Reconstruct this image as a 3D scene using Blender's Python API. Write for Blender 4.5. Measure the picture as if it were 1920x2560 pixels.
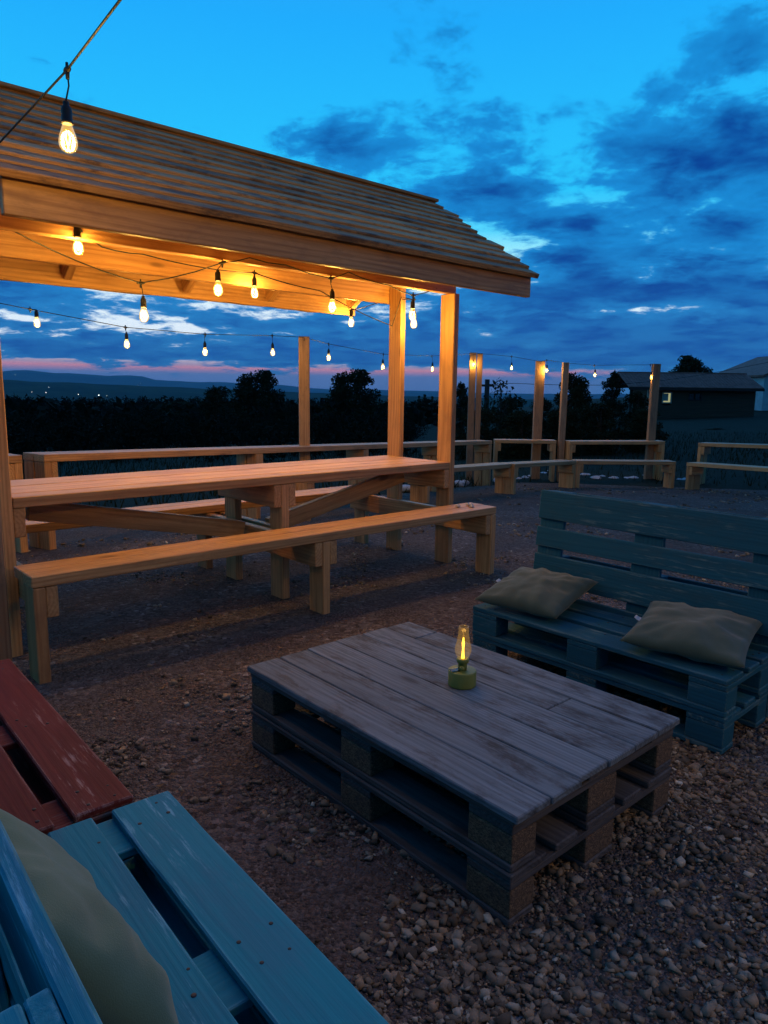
import bpy, bmesh, math, random
import numpy as np
from mathutils import Matrix, Vector, noise as mnoise

random.seed(11)
rng = np.random.default_rng(11)
sc = bpy.context.scene
for o in list(bpy.data.objects):
    bpy.data.objects.remove(o)

# ------------------------------------------------------------------ camera
F_PX, PITCH, ROLL, CAM_H = 1789.9, 0.1676, 0.0135, 1.2987     # fitted on 1920x2560 pixels
cam_d = bpy.data.cameras.new('camera')
cam = bpy.data.objects.new('camera', cam_d)
sc.collection.objects.link(cam)
sc.camera = cam
cam_d.sensor_fit = 'VERTICAL'
cam_d.sensor_height = 24.0
cam_d.lens = 24.0 * F_PX / 2560.0
cam_d.clip_start = 0.02
cam_d.clip_end = 60000
cp, sp = math.cos(PITCH), math.sin(PITCH)
cr, sr = math.cos(ROLL), math.sin(ROLL)
right0, up0, fwd0 = Vector((1, 0, 0)), Vector((0, sp, cp)), Vector((0, cp, -sp))
right = right0 * cr + up0 * sr
up = up0 * cr - right0 * sr
cam.matrix_world = Matrix(((right.x, up.x, -fwd0.x, 0), (right.y, up.y, -fwd0.y, 0),
                           (right.z, up.z, -fwd0.z, CAM_H), (0, 0, 0, 1)))
CAM = Vector((0, 0, CAM_H))
sc.view_settings.view_transform = 'Standard'
sc.view_settings.look = 'None'
sc.view_settings.gamma = 1.0
sc.view_settings.exposure = 0.0
sc.view_settings.use_curve_mapping = False
sc.cycles.use_denoising = True
sc.cycles.max_bounces = 5
sc.cycles.diffuse_bounces = 3
sc.cycles.transparent_max_bounces = 12
sc.cycles.volume_bounces = 0
sc.cycles.caustics_reflective = False
sc.cycles.caustics_refractive = False
sc.cycles.sample_clamp_indirect = 3.0


# ------------------------------------------------------------------ node helper
class NT:
    def __init__(self, tree):
        self.t = tree
        self.n = tree.nodes
        self.l = tree.links

    def new(self, typ, **kw):
        nd = self.n.new(typ)
        for k, v in kw.items():
            setattr(nd, k, v)
        return nd

    def put(self, sock, v):
        if hasattr(v, 'links') or isinstance(v, bpy.types.NodeSocket):
            self.l.new(v, sock)
        elif v is not None:
            sock.default_value = v

    def m(self, op, a, b=None, c=None, clamp=False):
        nd = self.new('ShaderNodeMath', operation=op, use_clamp=clamp)
        for i, v in enumerate((a, b, c)):
            if v is not None:
                self.put(nd.inputs[i], v)
        return nd.outputs[0]

    def v(self, op, a, b=None):
        nd = self.new('ShaderNodeVectorMath', operation=op)
        self.put(nd.inputs[0], a)
        if b is not None:
            self.put(nd.inputs[1], b)
        return nd.outputs['Value'] if op in ('LENGTH', 'DOT_PRODUCT', 'DISTANCE') else nd.outputs[0]

    def xyz(self, x, y, z):
        nd = self.new('ShaderNodeCombineXYZ')
        for i, q in enumerate((x, y, z)):
            self.put(nd.inputs[i], q)
        return nd.outputs[0]

    def sep(self, v):
        nd = self.new('ShaderNodeSeparateXYZ')
        self.put(nd.inputs[0], v)
        return nd.outputs

    def noise(self, vec, scale, detail=4, rough=.55, dist=0.0, w=None):
        nd = self.new('ShaderNodeTexNoise')
        if w is not None:
            nd.noise_dimensions = '4D'
            self.put(nd.inputs['W'], w)
        self.put(nd.inputs['Vector'], vec)
        nd.inputs['Scale'].default_value = scale
        nd.inputs['Detail'].default_value = detail
        nd.inputs['Roughness'].default_value = rough
        nd.inputs['Distortion'].default_value = dist
        return nd.outputs['Fac']

    def voro(self, vec, scale, feature='F1', out='Distance'):
        nd = self.new('ShaderNodeTexVoronoi', feature=feature)
        self.put(nd.inputs['Vector'], vec)
        nd.inputs['Scale'].default_value = scale
        return nd.outputs[out]

    def ramp(self, fac, stops, interp='LINEAR'):
        nd = self.new('ShaderNodeValToRGB')
        cr_ = nd.color_ramp
        cr_.interpolation = interp
        while len(cr_.elements) < len(stops):
            cr_.elements.new(0.5)
        for e, (p, c) in zip(cr_.elements, stops):
            e.position = p
            e.color = (c[0], c[1], c[2], 1) if not isinstance(c, (int, float)) else (c, c, c, 1)
        self.put(nd.inputs[0], fac)
        return nd.outputs[0]

    def smooth(self, v, lo, hi, a=0.0, b=1.0):
        nd = self.new('ShaderNodeMapRange', interpolation_type='SMOOTHSTEP')
        self.put(nd.inputs[0], v)
        for i, q in enumerate((lo, hi, a, b)):
            self.put(nd.inputs[i + 1], q)
        return nd.outputs[0]

    def mix(self, fac, a, b, blend='MIX'):
        nd = self.new('ShaderNodeMix', data_type='RGBA', blend_type=blend)
        self.put(nd.inputs[0], fac)
        for s, q in ((nd.inputs[6], a), (nd.inputs[7], b)):
            if isinstance(q, (tuple, list)):
                s.default_value = (q[0], q[1], q[2], 1)
            else:
                self.put(s, q)
        return nd.outputs[2]

    def bump(self, h, strength=.3, dist=.01):
        nd = self.new('ShaderNodeBump')
        nd.inputs['Strength'].default_value = strength
        nd.inputs['Distance'].default_value = dist
        self.put(nd.inputs['Height'], h)
        return nd.outputs[0]


# ------------------------------------------------------------------ world: dusk sky
SUN_EL, SUN_AZ = math.radians(-3.0), math.radians(4.0)     # set sun, almost straight ahead
world = bpy.data.worlds.new('World')
sc.world = world
world.use_nodes = True
w = NT(world.node_tree)
w.n.clear()
dirv = w.v('NORMALIZE', w.new('ShaderNodeTexCoord').outputs['Generated'])
sx, sy, sz = w.sep(dirv)
hl = w.m('SQRT', w.m('ADD', w.m('MULTIPLY', sx, sx), w.m('ADD', w.m('MULTIPLY', sy, sy), 1e-5)))
fx = w.m('DIVIDE', sx, hl)
fy = w.m('DIVIDE', sy, hl)
zc = w.m('MAXIMUM', sz, 0.0)
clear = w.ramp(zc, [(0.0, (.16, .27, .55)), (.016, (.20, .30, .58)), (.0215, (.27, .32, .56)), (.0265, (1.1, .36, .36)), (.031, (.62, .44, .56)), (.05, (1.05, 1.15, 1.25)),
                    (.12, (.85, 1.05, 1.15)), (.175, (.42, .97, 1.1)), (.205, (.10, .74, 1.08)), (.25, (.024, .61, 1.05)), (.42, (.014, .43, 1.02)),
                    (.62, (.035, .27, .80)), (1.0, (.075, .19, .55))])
# the red afterglow hugs the horizon near the sunset only
clear = w.mix(w.m('MULTIPLY', w.smooth(zc, .05, .035), w.smooth(fx, .24, .36)), clear, (.055, .33, .66))
nish = w.new('ShaderNodeTexSky', sky_type='NISHITA', sun_disc=False)
nish.sun_elevation = SUN_EL
nish.sun_rotation = SUN_AZ
nish.altitude = 700
# clouds live on a flat layer: plane projection of the view direction
den = w.m('ADD', zc, 0.15)
cxy = w.xyz(w.m('DIVIDE', sx, den), w.m('DIVIDE', sy, den), 0.0)
warp = w.new('ShaderNodeTexNoise')
warp.inputs['Scale'].default_value = 2.0
warp.inputs['Detail'].default_value = 3
w.put(warp.inputs['Vector'], w.v('ADD', cxy, (7.3, 2.2, 0)))
wv = w.v('MULTIPLY', w.v('SUBTRACT', warp.outputs['Color'], (.5, .5, .5)), (.22, .22, 0))
cw = w.v('ADD', cxy, wv)
nL = w.noise(cw, 1.2, 3, .5, w=11.1)
nA = w.noise(cw, 3.1, 11, .62, w=3.3)
dn = w.m('ADD', w.m('MULTIPLY', nA, .70), w.m('MULTIPLY', nL, .30))
cov_l = w.ramp(zc, [(0.0, .36), (.026, .44), (.034, .52), (.042, .66), (.058, .60), (.070, .535), (.085, .57), (.11, .52), (.20, .45), (.30, .44), (.40, .37), (.6, .36), (1.0, .40)])
cov_r = w.ramp(zc, [(0.0, .36), (.026, .44), (.034, .52), (.042, .72), (.08, .66), (.105, .51), (.125, .63), (.15, .53), (.20, .505), (.30, .535), (.40, .50), (.46, .37), (.6, .36), (1.0, .40)])
cov = w.mix(w.smooth(fx, -.24, .04), cov_l, cov_r)
cov = w.m('ADD', cov, w.m('MULTIPLY', w.smooth(fx, .12, .45), w.smooth(zc, .40, .22, 0.0, .085)))
thr = w.m('SUBTRACT', 1.0, cov)
dens = w.smooth(dn, w.m('SUBTRACT', thr, .045), w.m('ADD', thr, .03))
core = w.smooth(dn, w.m('SUBTRACT', thr, .03), w.m('ADD', thr, .16))
cvar = w.smooth(w.noise(w.v('ADD', cw, (3.7, -.25, 0)), 3.4, 8, .6, w=7.7), .36, .66)
core = w.m('MULTIPLY', core, w.m('MULTIPLY_ADD', cvar, .55, .45))
low = w.smooth(zc, .02, .20)
cl_thin = w.mix(low, (.030, .25, .60), (.010, .30, .76))
cl_thick = w.mix(low, (.005, .100, .41), (.0005, .050, .30))
ccol = w.mix(core, cl_thin, cl_thick)
ccol = w.mix(w.smooth(zc, .035, .0), ccol, (.10, .22, .46))
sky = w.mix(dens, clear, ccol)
# away from the sunset the dusk sky grows steadily darker
fall = w.smooth(fy, -.9, .75, .40, 1.0)
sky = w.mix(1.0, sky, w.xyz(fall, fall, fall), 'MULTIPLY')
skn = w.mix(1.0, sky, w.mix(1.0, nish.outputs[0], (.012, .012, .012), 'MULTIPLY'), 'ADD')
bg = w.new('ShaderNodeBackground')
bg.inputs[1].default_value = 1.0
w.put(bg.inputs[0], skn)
wo = w.new('ShaderNodeOutputWorld')
w.l.new(bg.outputs[0], wo.inputs[0])

# ------------------------------------------------------------------ faint afterglow from the set sun
sun_d = bpy.data.lights.new('sun', 'SUN')
sun_d.energy = 0.06
sun_d.angle = math.radians(40)
sun_d.color = (.75, .85, 1.0)
sun = bpy.data.objects.new('sun', sun_d)
sc.collection.objects.link(sun)
gd = Vector((math.sin(SUN_AZ), math.cos(SUN_AZ), math.tan(math.radians(14))))
sun.rotation_euler = (-gd).to_track_quat('-Z', 'Y').to_euler()


# ------------------------------------------------------------------ pixel rays (photo pixels, 1920x2560)
def ray(px, py):
    x, y = (px - 960) / F_PX, (py - 1280) / F_PX
    x, y = x * cr + y * sr, -x * sr + y * cr
    return Vector((x, cp - y * sp, -sp - y * cp))


def sstep(a, b, x):
    t = min(1, max(0, (x - a) / (b - a)))
    return t * t * (3 - 2 * t)


def terrain(x, y):
    r = math.hypot(x, y)
    z = -0.045 * max(0.0, min(y, 13.0) - 5.8)
    if r > 13:
        az = math.degrees(math.atan2(x, y))
        s = 1 - sstep(-2, 19, az) if -100 < az < 100 else (1 if az < 0 else 0)
        d = r - 13
        z -= s * 0.047 * min(d, 400)
        if az > 14 and az < 70:
            z += sstep(14, 30, az) * 0.012 * min(d, 60)
        if r > 380:
            z -= (r - 380) * .055 if r < 1800 else 1420 * .055
    return z


def on_ground(px, py, h=0.0):
    """where the pixel's ray meets the ground (raised by h)"""
    d = ray(px, py)
    lo, hi = 0.3, 60.0
    f = lambda t: (CAM + d * t).z - terrain((d * t).x, (d * t).y) - h
    for _ in range(60):
        m = (lo + hi) / 2
        if f(m) > 0:
            lo = m
        else:
            hi = m
    return CAM + d * lo


def at_y(px, py, Y):
    d = ray(px, py)
    return CAM + d * (Y / d.y)


def z5(x, y): return (1260 + x * .3978, 800 + y * .3978)
def z4(x, y): return (680 + x / 2.676, 680 + y / 2.675)
def z3(x, y): return (x * .4219, 680 + y * .4219)
def dpx(x, y): return (x * 1920 / 1659, y * 1920 / 1659)


# ------------------------------------------------------------------ object helpers
COL = sc.collection
WM = {}


def tag(o, label=None, cat=None, group=None, kind=None):
    if label: o['label'] = label
    if cat: o['category'] = cat
    if group: o['group'] = group
    if kind: o['kind'] = kind
    return o


def put(o, M=None, parent=None):
    COL.objects.link(o)
    M = M if M is not None else Matrix.Identity(4)
    WM[o] = M
    if parent is not None:
        o.parent = parent
        o.matrix_basis = WM[parent].inverted() @ M
    else:
        o.matrix_basis = M
    return o


def empty(name, M, label, cat, group=None):
    o = bpy.data.objects.new(name, None)
    o.empty_display_size = .1
    put(o, M)
    return tag(o, label, cat, group)


def mesh_of(name, verts, faces, mat, smooth=False):
    me = bpy.data.meshes.new(name)
    me.from_pydata([tuple(v) for v in verts], [], faces)
    me.update()
    if mat is not None:
        me.materials.append(mat)
    if smooth:
        me.polygons.foreach_set('use_smooth', [True] * len(me.polygons))
    return me


def obj(name, me, M=None, parent=None):
    return put(bpy.data.objects.new(name, me), M, parent)


_boxes = {}


def box_mesh(l, wd, t, mat, bev=.004, key=None, wob=0.0):
    k = (round(l, 3), round(wd, 3), round(t, 3), mat.name, bev, key)
    if k in _boxes:
        return _boxes[k]
    bm = bmesh.new()
    bmesh.ops.create_cube(bm, size=1.0)
    bmesh.ops.scale(bm, vec=(l, wd, t), verts=bm.verts)
    if wob:
        es = [e for e in bm.edges if abs((e.verts[0].co - e.verts[1].co).x) > l * .5]
        bmesh.ops.subdivide_edges(bm, edges=es, cuts=max(3, int(l / .12)))
        sd = random.random() * 50
        for v in bm.verts:
            n = mnoise.noise_vector(Vector((v.co.x * 5 + sd, v.co.y * 9, v.co.z * 9)))
            v.co += Vector((n.x * .3, n.y, n.z * .5)) * wob
    if bev:
        bmesh.ops.bevel(bm, geom=[e for e in bm.edges if e.calc_face_angle(0) > .9], offset=bev, segments=1 if bev < .006 else 2, affect='EDGES', profile=.6)
    me = bpy.data.meshes.new('box')
    bm.to_mesh(me)
    bm.free()
    me.materials.append(mat)
    _boxes[k] = me
    return me


def frame_M(p0, p1, side):
    """local X from p0 to p1, local Y as near to side as can be, origin midway"""
    X = (p1 - p0).normalized()
    Z = X.cross(side).normalized()
    Y = Z.cross(X)
    c = (p0 + p1) / 2
    return Matrix(((X.x, Y.x, Z.x, c.x), (X.y, Y.y, Z.y, c.y), (X.z, Y.z, Z.z, c.z), (0, 0, 0, 1)))


def beam(name, p0, p1, wd, t, side, mat, parent, base=None, bev=.004, key=None, wob=0.0):
    """timber from p0 to p1 (centre line); wd across `side`, t the other way; base = matrix of the local frame"""
    p0, p1 = Vector(p0), Vector(p1)
    M = frame_M(p0, p1, Vector(side))
    if base is not None:
        M = base @ M
    return obj(name, box_mesh((p1 - p0).length, wd, t, mat, bev, key, wob), M, parent)


def tube_geo(pts, rad, seg=6, closed_ends=True):
    pts = [Vector(p) for p in pts]
    n = len(pts)
    rads = rad if isinstance(rad, (list, tuple)) else [rad] * n
    V, Fc = [], []
    ref = Vector((.13, .31, .94))
    for i, p in enumerate(pts):
        t = (pts[min(i + 1, n - 1)] - pts[max(i - 1, 0)]).normalized()
        a = t.cross(ref)
        if a.length < .05:
            a = t.cross(Vector((1, 0, 0)))
        a.normalize()
        b = t.cross(a)
        for k in range(seg):
            th = 2 * math.pi * k / seg
            V.append(p + (a * math.cos(th) + b * math.sin(th)) * rads[i])
    for i in range(n - 1):
        for k in range(seg):
            k2 = (k + 1) % seg
            Fc.append((i * seg + k, i * seg + k2, (i + 1) * seg + k2, (i + 1) * seg + k))
    if closed_ends:
        Fc.append(tuple(range(seg))[::-1])
        Fc.append(tuple((n - 1) * seg + k for k in range(seg)))
    return V, Fc


def tube(name, pts, rad, mat, parent=None, seg=6, M=None):
    V, Fc = tube_geo(pts, rad, seg)
    return obj(name, mesh_of(name, V, Fc, mat, True), M, parent)


def lathe_mesh(name, prof, mat, seg=20, caps=True):
    V, Fc = [], []
    for r, z in prof:
        for k in range(seg):
            th = 2 * math.pi * k / seg
            V.append((r * math.cos(th), r * math.sin(th), z))
    for i in range(len(prof) - 1):
        for k in range(seg):
            k2 = (k + 1) % seg
            Fc.append((i * seg + k, i * seg + k2, (i + 1) * seg + k2, (i + 1) * seg + k))
    if caps:
        Fc.append(tuple(range(seg))[::-1])
        Fc.append(tuple((len(prof) - 1) * seg + k for k in range(seg)))
    return mesh_of(name, V, Fc, mat, True)


# ------------------------------------------------------------------ materials
def new_mat(name):
    m = bpy.data.materials.new(name)
    m.use_nodes = True
    t = NT(m.node_tree)
    b = t.n['Principled BSDF']
    return m, t, b


def wood(name, light, dark, knots=True, ring=.011, stain=None, stain_amt=0.0, rough=.62, bump=.25, tone=.28, worn=None, worn_amt=0.0, streak=.5, spec=.35):
    m, t, b = new_mat(name)
    tc = t.new('ShaderNodeTexCoord').outputs['Object']
    rnd = t.new('ShaderNodeObjectInfo').outputs['Random']
    r2 = t.m('FRACT', t.m('MULTIPLY', rnd, 17.37))
    r3 = t.m('FRACT', t.m('MULTIPLY', rnd, 71.13))
    off = t.xyz(t.m('MULTIPLY', rnd, 61.0), t.m('MULTIPLY_ADD', r2, .22, -.11), t.m('MULTIPLY_ADD', r3, .10, .06))
    p = t.v('ADD', tc, off)
    wn = t.new('ShaderNodeTexNoise')
    wn.inputs['Scale'].default_value = 1.0
    wn.inputs['Detail'].default_value = 2
    t.put(wn.inputs['Vector'], t.v('MULTIPLY', p, (1.1, 7, 7)))
    q = t.v('ADD', p, t.v('MULTIPLY', t.v('SUBTRACT', wn.outputs['Color'], (.5, .5, .5)), (0, .045, .045)))
    _, qy, qz = t.sep(q)
    rad = t.m('SQRT', t.m('ADD', t.m('MULTIPLY', qy, qy), t.m('MULTIPLY', qz, qz)))
    rings = t.m('MULTIPLY_ADD', t.m('SINE', t.m('MULTIPLY', rad, 6.283 / ring)), .5, .5)
    rings = t.m('POWER', rings, 1.6)
    st = t.noise(t.v('MULTIPLY', p, (2.2, 70, 70)), 1.0, 5, .65)
    big = t.noise(t.v('MULTIPLY', p, (.9, 5, 5)), 1.0, 3, .5)
    fac = t.m('ADD', t.m('MULTIPLY', rings, .38), t.m('ADD', t.m('MULTIPLY', t.smooth(st, .3, .7), streak), t.m('MULTIPLY', t.smooth(big, .25, .75), .35)))
    fac = t.m('SUBTRACT', fac, .1, clamp=True)
    col = t.mix(fac, light, dark)
    h = fac
    if knots:
        kv = t.new('ShaderNodeTexVoronoi')
        kv.inputs['Scale'].default_value = 1.0
        t.put(kv.inputs['Vector'], t.v('MULTIPLY', q, (2.1, 6.5, 6.5)))
        kd = kv.outputs['Distance']
        kc = t.sep(kv.outputs['Color'])[0]
        kn = t.m('MULTIPLY', t.smooth(kd, .15, .05), t.m('GREATER_THAN', kc, .42))
        halo = t.m('MULTIPLY', t.smooth(kd, .34, .1), t.m('GREATER_THAN', kc, .42))
        col = t.mix(t.m('MULTIPLY', halo, .35), col, dark)
        col = t.mix(t.m('MULTIPLY', kn, .75), col, tuple(c * .35 for c in dark))
    if stain:
        sn = t.noise(t.v('MULTIPLY', p, (4.0, 11, 11)), 1.0, 7, .72)
        sf = t.smooth(sn, .47, .66)
        col = t.mix(t.m('MULTIPLY', sf, stain_amt), col, stain)
    if worn:
        wn1 = t.noise(t.v('MULTIPLY', p, (6, 60, 60)), 1.0, 6, .7)
        wn2 = t.noise(t.v('MULTIPLY', p, (2.0, 5, 5)), 1.0, 3, .5)
        wf = t.m('MULTIPLY', t.smooth(wn1, .53, .66), t.smooth(wn2, .47, .62))
        bv = t.new('ShaderNodeBevel', samples=3)
        bv.inputs['Radius'].default_value = .007
        eg = t.v('DOT_PRODUCT', bv.outputs[0], t.new('ShaderNodeNewGeometry').outputs['Normal'])
        wf = t.m('MAXIMUM', wf, t.m('MULTIPLY', t.smooth(eg, .985, .90), t.smooth(wn1, .42, .56)))
        col = t.mix(t.m('MULTIPLY', wf, worn_amt), col, worn)
        h = t.m('ADD', t.m('MULTIPLY', h, .6), t.m('MULTIPLY', wf, -.5))
    tn = t.m('MULTIPLY_ADD', r3, tone, 1.0 - tone / 2)
    col = t.mix(1.0, col, t.xyz(tn, tn, tn), 'MULTIPLY')
    t.put(b.inputs['Base Color'], col)
    b.inputs['Roughness'].default_value = rough
    b.inputs['Specular IOR Level'].default_value = spec
    t.put(b.inputs['Normal'], t.bump(t.m('ADD', h, t.m('MULTIPLY', st, .8)), bump, .004))
    return m


M_LUM = wood('fresh_lumber', (.64, .365, .150), (.35, .165, .058), ring=.017, stain=(.20, .10, .05), stain_amt=.35, tone=.32, rough=.5, spec=.5)
M_ROOF = wood('roof_board_wood', (.72, .41, .165), (.41, .205, .075), stain=(.06, .045, .04), stain_amt=.75, tone=.5, rough=.7, streak=.7)
M_OLD = wood('weathered_plank', (.185, .232, .265), (.075, .095, .11), stain=(.040, .038, .038), stain_amt=.9, rough=.75, tone=.30, streak=.5, bump=.35)
M_PAL = wood('dark_pallet_wood', (.105, .10, .10), (.045, .044, .045), stain=(.03, .028, .028), stain_amt=.6, rough=.75, tone=.3, bump=.4)
M_TEAL = wood('teal_paint', (.018, .105, .152), (.012, .078, .118), knots=False, stain=(.03, .08, .10), stain_amt=.5, worn=(.22, .30, .28), worn_amt=.5, rough=.68, tone=.22, bump=.3, spec=.12)
M_BLUE = wood('blue_paint', (.013, .225, .29), (.010, .185, .245), knots=False, stain=(.04, .15, .22), stain_amt=.4, worn=(.20, .46, .56), worn_amt=.75, rough=.68, tone=.15, bump=.35, spec=.12)
M_RED = wood('red_paint', (.155, .028, .023), (.10, .018, .015), knots=False, stain=(.15, .035, .03), stain_amt=.6, worn=(.50, .36, .32), worn_amt=.6, rough=.68, tone=.25, bump=.4, spec=.12)
M_POST = wood('grey_post_wood', (.42, .27, .155), (.25, .14, .08), stain=(.12, .09, .07), stain_amt=.5, rough=.7, tone=.3)


def plain(name, col, rough=.6, metal=0.0, var=.25, scale=30, bump=0.0, spec=.4):
    m, t, b = new_mat(name)
    tc = t.new('ShaderNodeTexCoord').outputs['Object']
    n = t.noise(tc, scale, 4, .6)
    f = t.m('MULTIPLY_ADD', t.smooth(n, .3, .7), var, 1 - var / 2)
    t.put(b.inputs['Base Color'], t.mix(1.0, col, t.xyz(f, f, f), 'MULTIPLY'))
    b.inputs['Roughness'].default_value = rough
    b.inputs['Metallic'].default_value = metal
    b.inputs['Specular IOR Level'].default_value = spec
    if bump:
        t.put(b.inputs['Normal'], t.bump(n, bump, .01))
    return m


M_RUBBER = plain('black_rubber', (.012, .013, .016), .55)
M_NAIL = plain('rusty_nail', (.018, .017, .02), .6)
M_LAMP = plain('olive_lamp_paint', (.17, .20, .045), .45, var=.12)
M_SOLAR = plain('solar_glass', (.012, .014, .02), .2, var=.1)
M_ROCK = plain('pale_rock', (.42, .44, .47), .85, var=.5, scale=9, bump=.5)
M_BARK = plain('bark', (.05, .04, .03), .9, var=.5, scale=12, bump=.4)


def chip_mat():
    m, t, b = new_mat('pressed_chip_block')
    tc = t.new('ShaderNodeTexCoord').outputs['Object']
    v = t.voro(t.v('MULTIPLY', tc, (1, 1, 1.4)), 240, out='Color')
    c = t.sep(v)[0]
    n = t.noise(tc, 14, 4, .6)
    col = t.ramp(c, [(0, (.045, .030, .019)), (.5, (.115, .075, .043)), (.85, (.16, .105, .06)), (1, (.22, .15, .085))])
    col = t.mix(t.m('MULTIPLY', t.smooth(n, .5, .7), .6), col, (.05, .04, .035))
    t.put(b.inputs['Base Color'], col)
    b.inputs['Roughness'].default_value = .8
    t.put(b.inputs['Normal'], t.bump(c, .6, .004))
    return m


M_CHIP = chip_mat()


def fabric_mat(name, col):
    m, t, b = new_mat(name)
    tc = t.new('ShaderNodeTexCoord').outputs['Object']
    wv_ = t.noise(t.v('MULTIPLY', tc, (1, 1, 1)), 420, 2, .5)
    n = t.noise(tc, 7, 4, .6)
    f = t.m('MULTIPLY_ADD', n, .35, .82)
    t.put(b.inputs['Base Color'], t.mix(1.0, col, t.xyz(f, f, f), 'MULTIPLY'))
    b.inputs['Roughness'].default_value = .9
    b.inputs['Specular IOR Level'].default_value = .2
    b.inputs['Sheen Weight'].default_value = .25
    t.put(b.inputs['Normal'], t.bump(t.m('ADD', wv_, t.m('MULTIPLY', n, 2.0)), .25, .004))
    return m


M_PILLOW = fabric_mat('khaki_linen', (.058, .086, .062))
M_PILLOW2 = fabric_mat('sage_linen', (.095, .165, .105))


def emit_mat(name, col, strength):
    m, t, b = new_mat(name)
    t.n.remove(b)
    e = t.new('ShaderNodeEmission')
    e.inputs[0].default_value = (*col, 1)
    e.inputs[1].default_value = strength
    t.l.new(e.outputs[0], t.n['Material Output'].inputs[0])
    return m


def glow_glass(name, tint, glow, strength):
    """thin clear glass: lets light straight through, reflects at grazing angles, lit from within"""
    m, t, b = new_mat(name)
    t.n.remove(b)
    tr = t.new('ShaderNodeBsdfTransparent')
    tr.inputs[0].default_value = (*tint, 1)
    gl = t.new('ShaderNodeBsdfGlossy')
    gl.inputs['Roughness'].default_value = .03
    gl.inputs[0].default_value = (1, 1, 1, 1)
    fr = t.new('ShaderNodeLayerWeight')
    fr.inputs[0].default_value = .35
    mx = t.new('ShaderNodeMixShader')
    t.put(mx.inputs[0], t.m('MULTIPLY', fr.outputs['Facing'], .45))
    t.l.new(tr.outputs[0], mx.inputs[1])
    t.l.new(gl.outputs[0], mx.inputs[2])
    out = mx.outputs[0]
    if strength:
        em = t.new('ShaderNodeEmission')
        em.inputs[0].default_value = (*glow, 1)
        em.inputs[1].default_value = strength
        ad = t.new('ShaderNodeAddShader')
        t.l.new(out, ad.inputs[0])
        t.l.new(em.outputs[0], ad.inputs[1])
        out = ad.outputs[0]
    t.l.new(out, t.n['Material Output'].inputs[0])
    return m


WARM = (1.0, .565, .125)
M_FIL = emit_mat('glowing_filament', (1.0, .62, .17), 15.0)
M_BULB = glow_glass('bulb_glass', (1.0, .92, .74), (1.0, .60, .12), .36)
M_CHIM = glow_glass('chimney_glass', (1.0, .92, .78), (1.0, .55, .12), .07)
M_FLAME = emit_mat('led_flame', (1.0, .50, .04), 5.0)


def leaf_mat(name, a, b_):
    m, t, b = new_mat(name)
    geo = t.new('ShaderNodeNewGeometry')
    r = geo.outputs['Random Per Island']
    t.put(b.inputs['Base Color'], t.mix(r, a, b_))
    b.inputs['Roughness'].default_value = .85
    b.inputs['Specular IOR Level'].default_value = .04
    return m


M_LEAF = leaf_mat('dark_foliage', (.016, .024, .012), (.034, .042, .020))
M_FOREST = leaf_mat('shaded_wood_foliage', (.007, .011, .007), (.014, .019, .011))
M_LEAF2 = leaf_mat('blue_green_foliage', (.016, .026, .016), (.032, .042, .024))


def ground_mats():
    m, t, b = new_mat('trodden_gravel')
    tc = t.new('ShaderNodeTexCoord').outputs['Object']
    v1 = t.new('ShaderNodeTexVoronoi')
    v1.inputs['Scale'].default_value = 48
    t.put(v1.inputs['Vector'], tc)
    v2 = t.new('ShaderNodeTexVoronoi')
    v2.inputs['Scale'].default_value = 105
    t.put(v2.inputs['Vector'], tc)
    c1 = t.sep(v1.outputs['Color'])[0]
    c2 = t.sep(v2.outputs['Color'])[1]
    col1 = t.ramp(c1, [(0, (.062, .046, .038)), (.35, (.120, .092, .077)), (.7, (.17, .134, .113)), (.95, (.22, .175, .148)), (1, (.33, .29, .26))])
    col2 = t.ramp(c2, [(0, (.052, .038, .031)), (.6, (.122, .094, .078)), (1, (.19, .152, .128))])
    big = t.noise(tc, .55, 4, .6)
    dirt = t.noise(tc, 2.3, 5, .62)
    col = t.mix(t.smooth(dirt, .42, .60), col1, col2)
    col = t.mix(t.m('MULTIPLY', t.smooth(big, .45, .65), .5), col, (.082, .060, .046))
    t.put(b.inputs['Base Color'], t.mix(1.0, col, (.95, 1.0, 1.06), 'MULTIPLY'))
    b.inputs['Roughness'].default_value = .9
    b.inputs['Specular IOR Level'].default_value = .1
    h = t.m('ADD', t.m('MULTIPLY', t.smooth(v1.outputs['Distance'], .75, .1), t.m('MULTIPLY_ADD', c1, .9, .1)),
            t.m('ADD', t.m('MULTIPLY', t.smooth(v2.outputs['Distance'], .75, .1), .45), t.m('MULTIPLY', dirt, 1.2)))
    t.put(b.inputs['Normal'], t.bump(h, .9, .018))
    g, t2, b2 = new_mat('dark_grass')
    tc = t2.new('ShaderNodeTexCoord').outputs['Object']
    n = t2.noise(tc, 1.2, 6, .7)
    n2 = t2.noise(tc, 14, 4, .7)
    t2.put(b2.inputs['Base Color'], t2.mix(t2.smooth(n, .3, .7), (.014, .021, .013), t2.mix(n2, (.018, .026, .014), (.030, .030, .018))))
    b2.inputs['Roughness'].default_value = .9
    b2.inputs['Specular IOR Level'].default_value = .1
    t2.put(b2.inputs['Normal'], t2.bump(n2, .8, .08))
    return m, g


M_GRAVEL, M_GRASS = ground_mats()


def hill_mat(name, a, b_, scale):
    m, t, b = new_mat(name)
    tc = t.new('ShaderNodeTexCoord').outputs['Object']
    n = t.noise(t.v('MULTIPLY', tc, (1, 1, 3)), scale, 7, .65)
    t.put(b.inputs['Base Color'], t.mix(t.smooth(n, .35, .65), a, b_))
    b.inputs['Roughness'].default_value = 1.0
    b.inputs['Specular IOR Level'].default_value = 0.0
    return m


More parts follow.
